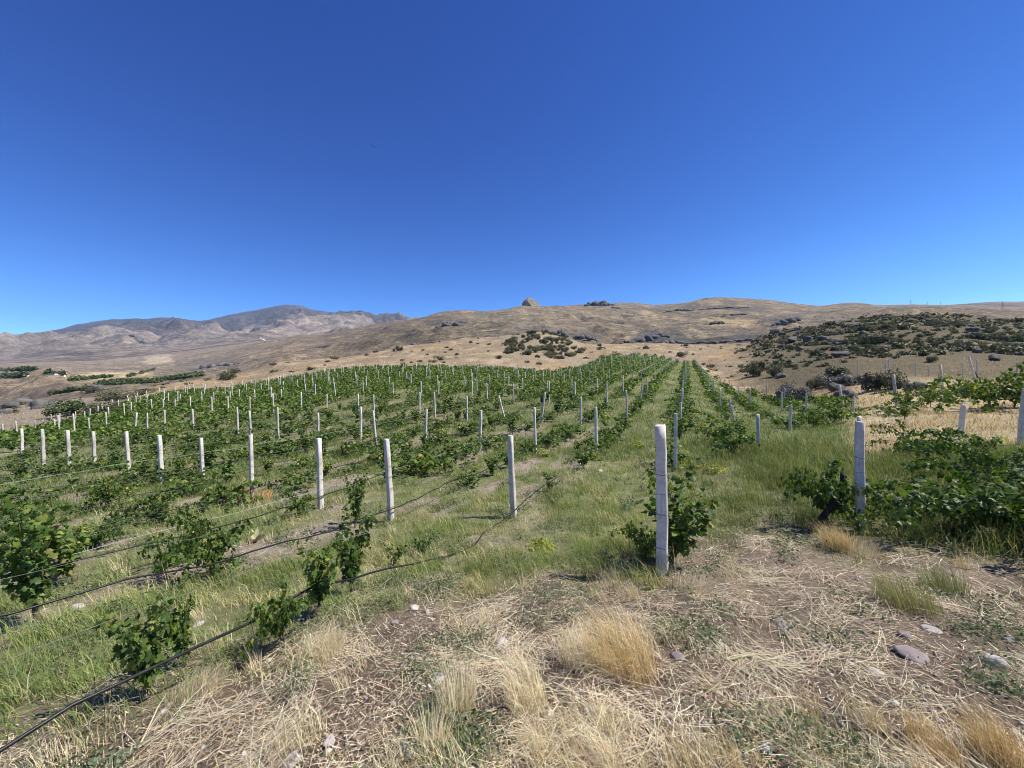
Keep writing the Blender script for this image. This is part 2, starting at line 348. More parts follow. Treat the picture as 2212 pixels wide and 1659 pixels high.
M_STEEL = mat_plain('galvanised_steel', (0.2, 0.2, 0.21), (0.3, 0.3, 0.31), 3, 0.6, 0)
M_WHITE = mat_plain('white_scree', (0.62, 0.6, 0.57), (0.85, 0.84, 0.82), 0.05, 0.95, 0)
M_BIRD = mat_plain('dark_plumage', (0.02, 0.02, 0.02), (0.06, 0.055, 0.05), 9, 0.8, 0)
M_PALELEAF = mat_plain('pale_felted_leaf', (0.30, 0.30, 0.16), (0.46, 0.43, 0.26), 14, 0.8, 0.3, 0.003)

# ------------------------------------------------------------------ the land
def lerp(a, b, t): return a + (np.asarray(b) - a) * t[..., None]
def land_col(X, Y):
    r = np.hypot(X, Y); n1 = fbm(X / 3, Y / 3, 4, 101); n2 = fbm(X / 25, Y / 25, 4, 103); n3 = fbm(X / 160, Y / 160, 5, 105)
    px = 1106 + FPX * pix_u(X, Y)
    c = np.zeros(X.shape + (3,)) + np.array([0.175, 0.134, 0.098])                     # brown soil
    c = lerp(c, [0.27, 0.215, 0.155], sstep(0.0, 0.6, n1) * 0.6)
    # vineyard floor
    iv = in_vine(X, Y) * (1 - straw_zone(X, Y))
    fl = np.zeros_like(c) + np.array([0.205, 0.205, 0.10])
    fl = lerp(fl, [0.15, 0.17, 0.065], sstep(-0.2, 0.5, n1))
    fl = lerp(fl, [0.31, 0.25, 0.19], dirt_strip(X, Y) * 0.9 * (1 - 0.7 * sstep(12, 30, r)))
    c = lerp(c, fl, iv)
    # dry grass outside the rows
    out = (1 - in_vine(X, Y)) * sstep(10, 14, r)
    dg = np.zeros_like(c) + np.array([0.29, 0.225, 0.145])
    dg = lerp(dg, [0.37, 0.245, 0.12], sstep(0.0, 0.6, n2) * 0.8)
    dg = lerp(dg, [0.30, 0.24, 0.165], sstep(0.05, 0.5, n1) * 0.5)
    dg = lerp(dg, [0.225, 0.17, 0.105], sstep(0.05, 0.45, fbm(X / 5.5, Y / 5.5, 4, 143)) * 0.7); dg = lerp(dg, [0.44, 0.35, 0.22], sstep(0.1, 0.5, fbm(X / 9, Y / 9, 4, 145)) * 0.7)
    dg = lerp(dg, [0.50, 0.41, 0.24], yellow_field(X, Y) * 0.7)
    c = lerp(c, dg, out)
    c = lerp(c, [0.44, 0.35, 0.205], yellow_field(X, Y) * 0.85)
    # scrub hill on the right: brown-grey ground between the bushes
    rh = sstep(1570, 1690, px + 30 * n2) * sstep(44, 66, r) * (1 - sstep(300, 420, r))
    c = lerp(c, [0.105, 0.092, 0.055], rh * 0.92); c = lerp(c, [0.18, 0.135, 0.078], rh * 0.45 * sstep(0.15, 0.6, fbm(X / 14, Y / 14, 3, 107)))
    kn = sstep(1075, 1110, px) * sstep(1275, 1245, px) * sstep(95, 120, r) * sstep(260, 220, r)
    c = lerp(c, [0.30, 0.245, 0.165], kn * 0.8)
    # left ravine edge
    rv = sstep(330, 240, px) * sstep(60, 85, r) * sstep(330, 260, r)
    c = lerp(c, [0.235, 0.205, 0.16], rv * 0.8)
    # far brown hills
    hl = sstep(250, 380, r)
    hc = np.zeros_like(c) + np.array([0.225, 0.175, 0.122])
    hc = lerp(hc, [0.27, 0.21, 0.135], sstep(0.0, 0.7, n3))
    hc = lerp(hc, [0.15, 0.132, 0.115], sstep(0.0, 0.45, ridged(X / 130, Y / 130, 4, 111) * 0.35 + 0.5 * n2 - 0.12) * 0.85)
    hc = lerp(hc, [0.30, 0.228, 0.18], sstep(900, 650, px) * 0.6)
    zt = base_h(X, Y) + detail(X, Y)
    band = sstep(0.25, 0.6, perlin(zt / 7 + 1.2 * fbm(X / 90, Y / 90, 3, 131), X / 260 + Y / 300, 133)) * sstep(-0.1, 0.4, fbm(X / 200 + 9, Y / 200, 3, 135))
    hc = lerp(hc, [0.125, 0.115, 0.105], band * 0.75)
    hc = lerp(hc, [0.33, 0.255, 0.16], sstep(0.25, 0.6, fbm(X / 150 + 4, Y / 120, 3, 137)) * 0.55)
    hc = lerp(hc, [0.115, 0.102, 0.088], sstep(0.05, 0.5, fbm(X / 45, Y / 45, 5, 151, 0.68)) * 0.55); hc = lerp(hc, [0.36, 0.28, 0.175], sstep(0.12, 0.5, fbm(X / 60 + 7, Y / 60, 5, 153, 0.65)) * 0.6)
    azl = np.arctan2(X, np.maximum(Y, 1e-3)); gl = ridged(azl * 40 + 0.4 * fbm(X / 120, Y / 120, 2, 147), np.log(r) * 4, 3, 149)
    hc = lerp(hc, [0.15, 0.13, 0.10], sstep(0.2, 1.0, gl) * 0.45)
    tan_ = sstep(0.1, 0.5, fbm(X / 110 + 5, Y / 60, 4, 115)) * sstep(450, 380, px) * sstep(450, 600, r) * sstep(1500, 1000, r)
    hc = lerp(hc, [0.46, 0.36, 0.22], tan_ * 0.8)
    # land cover on the far slopes: fields, banks, bare rock
    pyv = 816 - (px - 1106) * 0.0297 - (zt / np.maximum(Y, 1.0)) * FPX; jx = 14 * fbm(X / 40, Y / 60, 3, 161); jy = 3.0 * fbm(X / 50, Y / 80, 3, 163)
    front = sstep(0.5, 2.0, Y)
    def patch(x0, y0, x1, y1, x2, y2, x3, y3, e=1.5):
        t = np.clip((px + jx - x0) / (x1 - x0), 0, 1); u = np.clip((px + jx - x3) / (x2 - x3), 0, 1)
        return sstep(-e, e, pyv + jy - (y0 + (y1 - y0) * t)) * sstep(-e, e, y3 + (y2 - y3) * u - pyv - jy) * sstep(-4, 4, px + jx - min(x0, x3)) * sstep(-4, 4, max(x1, x2) - px - jx) * front
    for col_, amt, q in [([0.075, 0.10, 0.045], 0.9, (212, 824, 440, 808, 430, 816, 212, 834)), ([0.45, 0.36, 0.21], 0.8, (160, 809, 330, 803, 330, 813, 160, 818)), ([0.50, 0.42, 0.30], 0.7, (322, 770, 372, 765, 360, 785, 318, 788)),
                         ([0.14, 0.125, 0.11], 0.7, (1120, 704, 1300, 716, 1300, 742, 1120, 735)), ([0.085, 0.083, 0.082], 0.8, (1378, 712, 1480, 722, 1480, 748, 1378, 746)), ([0.08, 0.078, 0.075], 0.85, (1440, 733, 1680, 722, 1660, 748, 1440, 748)),
                         ([0.13, 0.12, 0.108], 0.7, (940, 694, 1010, 688, 1000, 704, 930, 706)), ([0.13, 0.12, 0.108], 0.6, (1330, 662, 1500, 668, 1500, 676, 1330, 670)), ([0.12, 0.11, 0.10], 0.7, (1480, 660, 1660, 664, 1640, 672, 1480, 668)),
                         ([0.36, 0.28, 0.165], 0.8, (1545, 686, 1620, 690, 1640, 706, 1535, 706)), ([0.13, 0.12, 0.11], 0.7, (1640, 690, 1740, 676, 1740, 692, 1640, 704)), ([0.14, 0.13, 0.115], 0.6, (380, 782, 520, 770, 520, 800, 380, 806)), ([0.11, 0.105, 0.10], 0.7, (0, 872, 120, 866, 130, 896, 0, 905))]:
        hc = lerp(hc, col_, patch(*q) * amt)
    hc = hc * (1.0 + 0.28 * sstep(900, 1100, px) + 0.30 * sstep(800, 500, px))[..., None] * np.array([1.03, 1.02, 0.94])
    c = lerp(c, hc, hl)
    mt = sstep(1600, 3000, r)
    mc = np.zeros_like(c) + np.array([0.25, 0.21, 0.185])
    mc = lerp(mc, [0.31, 0.26, 0.22], sstep(0.0, 0.6, fbm(X / 700, Y / 700, 4, 121)))
    mc = lerp(mc, [0.072, 0.070, 0.066], sstep(4700, 6000, r + 900 * fbm(X / 900, Y / 900, 3, 127)) * 0.85)
    mc = lerp(mc, [0.10, 0.088, 0.078], sstep(0.0, 0.5, fbm(X / 260, Y / 420, 5, 123, 0.65)) * 0.5); mc = lerp(mc, [0.38, 0.31, 0.24], sstep(0.2, 0.6, fbm(X / 330, Y / 300, 4, 129, 0.6)) * sstep(5200, 4200, r) * 0.5)
    mc = mc * np.array([1.34, 1.33, 1.22])
    c = lerp(c, mc, mt)
    return np.clip(c, 0.01, 0.9)

AZS = np.concatenate([np.linspace(-math.pi, -R(62), 60)[:-1], np.linspace(-R(62), R(62), 900), np.linspace(R(62), math.pi, 60)[1:]])
def polar(name, r0, r1, step, mat, centre=False):
    nr = int(math.log(r1 / r0) / step) + 2
    rr = np.exp(np.linspace(math.log(r0), math.log(r1), nr))
    A, Q = np.meshgrid(AZS, rr, indexing='ij')
    X = np.sin(A) * Q; Y = np.cos(A) * Q; Z = ground_h(X, Y)
    V = np.stack([X, Y, Z], -1).reshape(-1, 3); c = land_col(X, Y).reshape(-1, 3)
    i, j = np.meshgrid(np.arange(len(AZS) - 1), np.arange(nr - 1), indexing='ij'); q = (i * nr + j).ravel()
    F = np.stack([q, q + 1, q + nr + 1, q + nr], -1)[:, ::-1]
    if centre:
        V = np.concatenate([V, [[0, 0, V[:, 2][np.arange(len(AZS)) * nr].mean()]]]); c = np.concatenate([c, c[:1]])
        k = np.arange(len(AZS) - 1) * nr; cc = np.full_like(k, len(V) - 1)
        F = np.concatenate([F, np.stack([k, k + nr, cc, cc], -1)]) if False else F
    o = build(name, V, F, mat, c, smooth_=True)
    return tag(o, kind='structure')
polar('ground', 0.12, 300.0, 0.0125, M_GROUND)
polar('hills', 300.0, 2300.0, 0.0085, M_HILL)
polar('mountains', 2300.0, 9300.0, 0.0085, M_MTN)
# ------------------------------------------------------------------ strips, leaves and tubes, all vectorised
def frame(d):
    """two unit vectors across each direction"""
    d = d / np.maximum(np.linalg.norm(d, axis=-1, keepdims=True), 1e-9)
    a = np.where(np.abs(d[..., 2:3]) > 0.9, np.array([1.0, 0, 0]), np.array([0, 0, 1.0]))
    x = np.cross(d, a); x /= np.linalg.norm(x, axis=-1, keepdims=True)
    return d, x, np.cross(x, d)
def blades(P, H, W, ang, lean, col, tipcol=None):
    """upright blades: root P, height H, width W, bending towards ang by lean (fraction of H)"""
    n = len(P); d = np.stack([np.cos(ang), np.sin(ang), np.zeros(n)], -1); fa = rng.uniform(0, 2 * math.pi, n)
    side = np.stack([np.cos(fa), np.sin(fa), np.zeros(n)], -1) * (W / 2)[:, None]
    up = np.array([0, 0, 1.0]); H1 = H[:, None]; l = lean[:, None]
    m1 = P + up * H1 * 0.55 * np.sqrt(np.maximum(1 - (0.35 * l) ** 2, 0.05)) + d * H1 * 0.28 * l
    t1 = P + up * H1 * np.sqrt(np.maximum(1 - (0.85 * np.minimum(l, 1.12)) ** 2, 0.02)) + d * H1 * 0.95 * l
    V = np.stack([P - side, P + side, m1 - side * 0.8, m1 + side * 0.8, t1], 1).reshape(-1, 3)
    k = np.arange(n)[:, None] * 5
    F = np.concatenate([k + [0, 1, 3], k + [0, 3, 2], k + [2, 3, 4]])
    c = np.repeat(col[:, None, :], 5, 1)
    if tipcol is not None: c[:, 4] = tipcol; c[:, 2:4] = 0.5 * (c[:, 2:4] + tipcol[:, None])
    return V, F, c.reshape(-1, 3)
def straws(P, Ln, W, ang, lift, bend, col, segs=3):
    """stems lying on the ground: each follows the soil plus a small arc"""
    n = len(P); t = np.linspace(-0.5, 0.5, segs + 1)
    a = ang[:, None] + bend[:, None] * t[None] * 2
    st = np.stack([np.cos(a), np.sin(a)], -1) * (Ln / segs)[:, None, None]
    q = np.cumsum(st, 1) - st * 0.5; q = q - q.mean(1, keepdims=True)
    X = P[:, None, 0] + q[..., 0]; Y = P[:, None, 1] + q[..., 1]
    z = ground_h(X, Y) + P[:, None, 2] + lift[:, None] * (t[None] + 0.5)
    C = np.stack([X, Y, z], -1); sd = np.stack([-np.sin(a), np.cos(a), rng.uniform(-.6, .6, a.shape)], -1) * (W / 2)[:, None, None]
    V = np.stack([C - sd, C + sd], 2).reshape(-1, 3); m_ = segs + 1
    k = (np.arange(n) * 2 * m_)[:, None, None] + (np.arange(segs) * 2)[None, :, None]
    F = (k + np.array([0, 1, 3, 2])).reshape(-1, 4)
    return V, F, np.repeat(col, 2 * m_, 0)
def tube(pts, rad, n=6, cap=True):
    pts = np.asarray(pts, float); m_ = len(pts); rad = np.broadcast_to(np.asarray(rad, float), (m_,))
    d = np.gradient(pts, axis=0); d, x, y = frame(d)
    for i in range(1, m_):                                # keep the ring from twisting
        x[i] = x[i - 1] - d[i] * np.dot(x[i - 1], d[i]); x[i] /= max(np.linalg.norm(x[i]), 1e-9)
    y = np.cross(d, x); a = np.linspace(0, 2 * math.pi, n, endpoint=False)
    V = pts[:, None] + rad[:, None, None] * (x[:, None] * np.cos(a)[None, :, None] + y[:, None] * np.sin(a)[None, :, None])
    i, j = np.meshgrid(np.arange(m_ - 1), np.arange(n), indexing='ij'); jn = (j + 1) % n
    F = np.stack([i * n + j, i * n + jn, (i + 1) * n + jn, (i + 1) * n + j], -1).reshape(-1, 4)
    V = V.reshape(-1, 3)
    if cap:
        k = len(V); V = np.concatenate([V, [pts[0]], [pts[-1]]])
        e = np.array([[j, k, k, (j + 1) % n] for j in range(0, n)]); f = np.array([[(m_ - 1) * n + j, (m_ - 1) * n + (j + 1) % n, k + 1, k + 1] for j in range(n)])
        e = np.array([[(j + 2) % n, (j + 1) % n, j, k] for j in range(0, n, 2)]) if n % 2 == 0 else e[:0]
        f = np.array([[(m_ - 1) * n + j, (m_ - 1) * n + (j + 1) % n, (m_ - 1) * n + (j + 2) % n, k + 1] for j in range(0, n, 2)]) if n % 2 == 0 else f[:0]
        F = np.concatenate([F, e, f]) if n % 2 == 0 else F
    return V, F
class Acc:
    def __init__(s): s.V, s.F, s.C, s.n = [], [], [], 0
    def add(s, V, F, C=None):
        s.V.append(V); s.F.append(np.asarray(F) + s.n); s.n += len(V)
        if C is not None: s.C.append(np.broadcast_to(C, (len(V), 3)))
    def build(s, name, mat, parent=None, smooth_=False):
        return build(name, np.concatenate(s.V), np.concatenate(s.F), mat, np.concatenate(s.C) if s.C else None, parent, smooth_)

h_ = [(0.0, 0.0), (0.20, -0.14), (0.46, -0.05), (0.40, 0.16), (0.56, 0.42), (0.30, 0.46), (0.26, 0.70), (0.0, 1.0)]
LOBED = np.array([(0, 0.36)] + h_ + [(-x, y) for x, y in h_[-2:0:-1]], float)
LOBED_F = np.array([(0, i, i + 1 if i + 1 < len(LOBED) else 1) for i in range(1, len(LOBED))])
HEX = np.array([(0, 0.42), (0, 0), (0.42, 0.12), (0.46, 0.55), (0, 1.0), (-0.46, 0.55), (-0.42, 0.12)], float)
HEX_F = np.array([(0, 1, 2), (0, 2, 3), (0, 3, 4), (0, 4, 5), (0, 5, 6), (0, 6, 1)])
DIA = np.array([(0, 0), (0.42, 0.45), (0, 1.0), (-0.42, 0.45)], float); DIA_F = np.array([(0, 1, 2), (0, 2, 3)])
def leaves(P, size, outw, col, tmpl=LOBED, TF=LOBED_F, droop=0.55, fold=0.28, spread=0.7):
    n = len(P); up = np.array([0, 0, 1.0])
    nrm = up * 0.75 + outw * 0.75 + rng.normal(0, spread, (n, 3)); nrm /= np.linalg.norm(nrm, axis=1, keepdims=True)
    tip = outw * 0.7 - up * droop + rng.normal(0, 0.5, (n, 3)); tip -= nrm * (tip * nrm).sum(1, keepdims=True)
    tip /= np.maximum(np.linalg.norm(tip, axis=1, keepdims=True), 1e-6); x = np.cross(tip, nrm)
    s = size[:, None, None]; tx, ty = tmpl[:, 0][None, :, None], tmpl[:, 1][None, :, None]
    tz = -fold * np.abs(tx) - 0.25 * ty * ty + rng.normal(0, 0.05, (n, len(tmpl), 1))
    V = P[:, None] + s * (x[:, None] * tx + tip[:, None] * ty + nrm[:, None] * tz)
    F = (np.arange(n)[:, None, None] * len(tmpl) + TF[None]).reshape(-1, 3)
    return V.reshape(-1, 3), F, np.repeat(col, len(tmpl), 0)
def pick(cols, n, jit=0.14, w=None):
    c = np.array(cols, float)[rng.choice(len(cols), n, p=w)]
    return np.clip(c * (1 + rng.normal(0, jit, (n, 1))) * (1 + rng.normal(0, 0.05, (n, 3))), 0.003, 0.95)
VINE_C = [(0.050, 0.092, 0.018), (0.080, 0.135, 0.025), (0.120, 0.178, 0.034), (0.18, 0.225, 0.045), (0.27, 0.27, 0.065)]
VINE_W = [0.34, 0.33, 0.20, 0.10, 0.03]
YEL_W = [0.18, 0.26, 0.26, 0.20, 0.10]

# ------------------------------------------------------------------ grape vines
def make_vine(kind, lod, w=VINE_W, dens=1.0, lf=1.0):
    """a crooked trunk, shoots that arch out of its head, leaves along every shoot; about 1 m tall"""
    trunk, fol = Acc(), Acc()
    th = {'column': 0.16, 'bush': 0.18, 'sprawl': 0.16, 'low': 0.08, 'sprig': 0.08}[kind]
    n0 = 7; z = np.linspace(-0.06, th, n0); wob = np.cumsum(rng.normal(0, 0.018, (n0, 2)), 0); wob -= wob[1]
    tp = np.column_stack([wob, z]); trunk.add(*tube(tp, np.linspace(0.024, 0.015, n0) * (0.45 if kind == 'sprig' else 1), 6))
    head = tp[-1]
    ns_ = {'column': 8, 'bush': 12, 'sprawl': 15, 'low': 9, 'sprig': 3}[kind]
    P, O, S = [], [], []
    for k in range(ns_):
        a = 2 * math.pi * (k + rng.uniform(0, 0.8)) / ns_
        ln = {'column': 0.75, 'bush': 0.75, 'sprawl': 1.25, 'low': 0.7, 'sprig': 0.4}[kind] * rng.uniform(0.65, 1.15)
        el = {'column': R(82), 'bush': R(60), 'sprawl': R(46), 'low': R(38), 'sprig': R(72)}[kind] + rng.normal(0, 0.12 if kind == 'column' else 0.32)
        grav = {'column': 0.45, 'bush': 1.4, 'sprawl': 1.5, 'low': 1.3, 'sprig': 0.8}[kind]
        st = 14; p = head + rng.normal(0, 0.02, 3); q = [p.copy()]; e = el
        for i in range(st):
            d = np.array([math.cos(a) * math.cos(e), math.sin(a) * math.cos(e), math.sin(e)])
            p = p + d * ln / st; p[2] = max(p[2], 0.03); q.append(p.copy()); e -= grav / st * rng.uniform(0.5, 1.7); a += rng.normal(0, 0.16)
        q = np.array(q); trunk.add(*tube(q, np.linspace(0.006, 0.002, len(q)), 4))
        nl = int((56 if lod == 0 else 26) * ln * dens / 0.75)
        t = rng.uniform(0.06, 1.0, nl) * (len(q) - 1.001); i = t.astype(int); f = (t - i)[:, None]
        b = q[i] * (1 - f) + q[i + 1] * f; o = rng.normal(0, 1, (nl, 3)); o[:, 2] *= 0.5
        o = o / np.linalg.norm(o, axis=1, keepdims=True) + 0.6 * np.array([math.cos(a), math.sin(a), 0]); o /= np.linalg.norm(o, axis=1, keepdims=True)
        P.append(b + o * rng.uniform(0.02, 0.11, (nl, 1))); O.append(o); S.append(lf * rng.uniform(0.036, 0.088, nl) * (1.0 if lod == 0 else 1.4))
    P, O, S = np.concatenate(P), np.concatenate(O), np.concatenate(S)
    P[:, 2] = np.maximum(P[:, 2], 0.05)
    T = (LOBED, LOBED_F) if lod == 0 else (HEX, HEX_F)
    fol.add(*leaves(P, S, O, pick(VINE_C, len(P), 0.16, w), *T))
    return trunk, fol
PROTO = {}
def vine_proto(kind, lod, i):
    key = (kind, lod, i)
    if key not in PROTO:
        tr, fo = make_vine(kind, lod, [0.66, 0.26, 0.06, 0.02, 0.0], 1.9, 0.66) if i >= 20 else make_vine(kind, lod, YEL_W if i % 3 == 2 else VINE_W, 1.5, 0.72) if i >= 10 else make_vine(kind, lod, YEL_W if i % 3 == 2 else VINE_W)  # dark-leaved prototypes: shade of the vine mass painted into the leaf colours
        a = tr.build('trunk', M_BARK); b = fo.build('foliage', M_VINE)
        PROTO[key] = (a.data, b.data); bpy.data.objects.remove(a); bpy.data.objects.remove(b)
    return PROTO[key]
def put_vine(kind, lod, i, loc, rz, sc, label, group=None):
    e = empty('grape_vine', loc, rz, sc); tag(e, label, 'grape vine', group)
    for nm, me in zip(('trunk', 'foliage'), vine_proto(kind, lod, i)):
        o = bpy.data.objects.new(nm, me); COL.objects.link(o); o.parent = e
    return e
ORD = ['zeroth', 'first', 'second', 'third', 'fourth', 'fifth', 'sixth', 'seventh', 'eighth', 'ninth', 'tenth', 'eleventh', 'twelfth', 'thirteenth', 'fourteenth', 'fifteenth', 'sixteenth', 'seventeenth', 'eighteenth', 'nineteenth', 'twentieth']
TENS = {2: 'twenty', 3: 'thirty', 4: 'forty', 5: 'fifty', 6: 'sixty', 7: 'seventy', 8: 'eighty', 9: 'ninety'}
def ordw(n):
    if n <= 20: return ORD[n]
    if n % 10 == 0: return TENS[n // 10][:-1] + 'ieth'
    return TENS[n // 10] + '-' + ORD[n % 10]
# the rows: number 0 holds the big chipped white post, negative numbers lie towards the valley
def npix(px, py, dep=None):
    p = hit(px, py); return ns(p[0], p[1])
FIRST = [  # (base x, base y, top y) of the posts at the head of the rows, from the chipped white one to the valley side
    (1428, 1240, 918), (1108, 1118, 940), (845, 1128, 948), (694, 1098, 946), (546, 1080, 940), (440, 1060, 946), (349, 1045, 940), (281, 1042, 932), (206, 1020, 932), (151, 1022, 929), (94, 1010, 927), (49, 997, 926)]
ROWS = {}; fp = []
for k, (bx, by, ty) in enumerate(FIRST):
    p = hit(bx, by); d = ray(bx - (by - ty) * 0.03, ty); top = EYE + d[2] / d[1] * p[1]
    fp.append((p, min(max(top - p[2], 1.2), 1.75)))
nlast = None
for k in range(12):
    n_, s_ = ns(fp[k][0][0], fp[k][0][1]); ROWS[-k] = (n_, s_)
dn = (ROWS[-11][0] - ROWS[0][0]) / 11.0
k = 12
while ROWS[-(k - 1)][0] + min(dn, -2.1) > -90:
    ROWS[-k] = (ROWS[-(k - 1)][0] + min(max(dn, -2.6), -2.1), 5.9 + random.uniform(-.4, .4)); k += 1
r1 = hit(1855, 1150); ROWS[1] = ns(r1[0], r1[1])
for j in range(2, 6): ROWS[j] = (ROWS[1][0] + 2.4 * (j - 1), 6.0 + random.uniform(-.5, .5))
def rowphrase(k):
    if k == 0: return 'the row of the chipped white post'
    if k == -1: return 'the first row valleyward of the chipped white post'
    if k < 0: return f'the {ordw(-k)} row valleyward of the chipped white post'
    return f'the {ordw(k)} row hillward of the chipped white post'

# ------------------------------------------------------------------ concrete posts
def post_mesh(hw=0.055, ch=0.012, h=1.5, rings=9, groove=False, rag=0.006):
    z = np.concatenate([[-0.18], np.linspace(0, h - 0.01, rings - 2), [h]])
    sec = np.array([(hw, -hw + ch), (hw, hw - ch), (hw - ch, hw), (-hw + ch, hw), (-hw, hw - ch), (-hw, -hw + ch), (-hw + ch, -hw), (hw - ch, -hw)])
    if groove:      # a cable groove sunk in the face turned along the row
        sec = np.array([(hw, -hw + ch), (hw, -0.012), (hw - 0.022, -0.009), (hw - 0.022, 0.009), (hw, 0.012), (hw, hw - ch), (hw - ch, hw), (-hw + ch, hw), (-hw, hw - ch), (-hw, -hw + ch), (-hw + ch, -hw), (hw - ch, -hw)])
    n = len(sec); bx, by = np.cumsum(rng.normal(0, 0.0035, (2, len(z))), 1)
    V = []
    for i, zz in enumerate(z):
        s = 1.06 - 0.12 * max(zz, 0) / h
        if i == len(z) - 1: s *= 0.93
        q = sec * s + rng.normal(0, 0.0012, sec.shape); zr = zz + (rng.normal(0, rag, n) if i >= len(z) - 2 else 0)
        V.append(np.column_stack([q[:, 0] + bx[i], q[:, 1] + by[i], np.full(n, zz) + (zr - zz)]))
    V = np.concatenate(V); i, j = np.meshgrid(np.arange(len(z) - 1), np.arange(n), indexing='ij'); jn = (j + 1) % n
    F = np.stack([i * n + j, i * n + jn, (i + 1) * n + jn, (i + 1) * n + j], -1).reshape(-1, 4)
    k = len(V); V = np.concatenate([V, [[bx[-1], by[-1], h + 0.004]]]); t0 = (len(z) - 1) * n
    F = np.concatenate([F, [[t0 + j, t0 + (j + 1) % n, t0 + (j + 2) % n, k] for j in range(0, n, 2)]])
    return V, F
POSTS = []
for q in range(6):
    o = build('post', *post_mesh(hw=0.037 + 0.004 * (q % 3), rag=0.004 + 0.003 * (q % 2)), M_CONC); POSTS.append(o.data); bpy.data.objects.remove(o)
o = build('post', *post_mesh(hw=0.053, ch=0.016, rings=14, groove=True, rag=0.006), M_CONC); POST_BIG = o.data; bpy.data.objects.remove(o)
o = build('post', *post_mesh(hw=0.046, ch=0.013, rings=12, rag=0.008), M_CONC); POST_SQ = o.data; bpy.data.objects.remove(o)
def tie_mesh(hw=0.047, r=0.0028):
    c = hw; k = [(c, -c), (c, c), (-c, c), (-c, -c)]; pts = []
    for i in range(4):
        a, b = np.array(k[i]), np.array(k[(i + 1) % 4])
        for t in (0.12, 0.5, 0.88): pts.append(np.append(a + (b - a) * t, rng.normal(0, 0.004)))
    pts.append(pts[0]); V, F = tube(pts, r, 5, cap=False)
    V2, F2 = tube([(c, 0.02, 0), (c + 0.02, 0.025, 0.004), (c + 0.035, 0.01, -0.012), (c + 0.03, -0.01, -0.03)], r, 5, cap=False)
    return np.concatenate([V, V2]), np.concatenate([F, F2 + len(V)])
o = build('wire_tie', *tie_mesh(), M_WIRE); TIE = o.data; bpy.data.objects.remove(o)
ROWRZ = math.atan2(DV[1], DV[0]) - math.pi / 2
def put_post(loc, h, mesh, label, lean=(0, 0), ties=(), group='concrete posts along the vine rows', rz=None, wide=1.0):
    e = empty('trellis_post', loc, 0, 1); e.rotation_euler = (lean[0], lean[1], (ROWRZ if rz is None else rz) + random.uniform(-.12, .12))
    e.scale = (wide, wide, h / 1.5); tag(e, label, 'post', group)
    o = bpy.data.objects.new('shaft', mesh); COL.objects.link(o); o.parent = e
    for z in ties:
        t = bpy.data.objects.new('wire_tie', TIE); COL.objects.link(t); t.parent = e; t.location = (0, 0, z); t.rotation_euler = (random.uniform(-.08, .08), random.uniform(-.08, .08), 0)
        t.scale = (1.2, 1.2, 1) if mesh is POST_BIG else (1.03, 1.03, 1) if mesh is POST_SQ else (0.96, 0.96, 1)
    return e
NAMED = {0: 'tall chipped white concrete post with a grooved side, close in front of a leafy vine',
         -1: 'square dark-faced concrete post standing beside the drooping end of the black hose',
         -2: 'slim pale round-topped concrete post crossed by the second black hose',
         -3: 'concrete post with a shaded side, next valleyward of the slim pale round-topped post',
         -4: 'concrete post rising from an orange dry tuft at its foot',
         -5: 'concrete post with a dark stained foot, next valleyward of the orange tuft'}
tie_z = (0.28, 0.62, 0.82, 1.02)
allposts = []                                              # everything that stands in a row: (distance, k, j, loc, h, lean)
for k, (n_, s_) in ROWS.items():
    j = 0; s = s_
    while s < smax(n_) + 1:
        if s >= smin(n_):
            dx, ds = random.gauss(0, 0.07), random.gauss(0, 0.35)
            X, Y = xy(n_ + dx, s + (ds if j else 0)); last = s + 8 >= smax(n_) + 1; h = random.uniform(1.36, 1.62)
            if k <= 0 and k > -12 and j == 0: X, Y = fp[-k][0][:2]; h = fp[-k][1]
            if k == 1 and j == 0: X, Y = r1[:2]; h = 1.48
            u = X / max(Y, 0.1)
            if Y > 1.5 and abs(u) < 1.42:
                lean = (random.gauss(0, 0.02), 0.022 + random.gauss(0, 0.018))
                if random.random() < 0.04: lean = (random.gauss(0, .06), 0.03 + random.gauss(0, .13))
                if last and k < -16: lean = (random.gauss(0, .06), -random.uniform(0.05, 0.4))
                if k <= 0 and k > -12 and j == 0: lean = (random.gauss(0, .012), 0.0 + random.gauss(0, 0.012))
                if k == 1 and j == 0: lean = (0.0, 0.012)
                allposts.append((math.hypot(X, Y), k, j, (X, Y, gz(X, Y)), h, lean))
        j += 1; s += 6.7 if k <= 0 else 7.4
allposts.sort()
allposts = [p for p in allposts if not (p[1] >= 2 and (p[0] < 30 or 1106 + FPX * p[3][0] / p[3][1] > 1760))]
allposts = [p for p in allposts if not (p[1] == 1 and p[2] == 1)]
post_at = {}
rest = Acc()
for q, (d, k, j, loc, h, lean) in enumerate(allposts):
    post_at.setdefault(k, []).append((j, loc))
    if q < 292:
        if j == 0 and k in NAMED: lab = NAMED[k]
        elif j == 0 and k == 1: lab = 'grey concrete post with a broken white top beside a dark leaning vine trunk'
        else: lab = f'grey concrete post, {ordw(j + 1)} along {rowphrase(k)}'
        mesh = POST_BIG if (k, j) == (0, 0) else POST_SQ if (k, j) in ((1, 0), (-1, 0)) else POSTS[random.randrange(6)]
        put_post(loc, h, mesh, lab, lean, tie_z if d < 13 else (), wide=1.0 if d < 14 else 1.06)
    else:
        V, F = post_mesh(0.048, 0.012, h, 5); c, s_ = math.cos(lean[1]), math.sin(lean[1])
        V = V @ np.array([[c, 0, -s_], [0, 1, 0], [s_, 0, c]]); rest.add(V + np.array(loc), F)
if rest.n:
    tag(rest.build('far_posts', M_CONC), 'grey concrete posts at the far upper end of the rows', 'posts', kind='stuff')

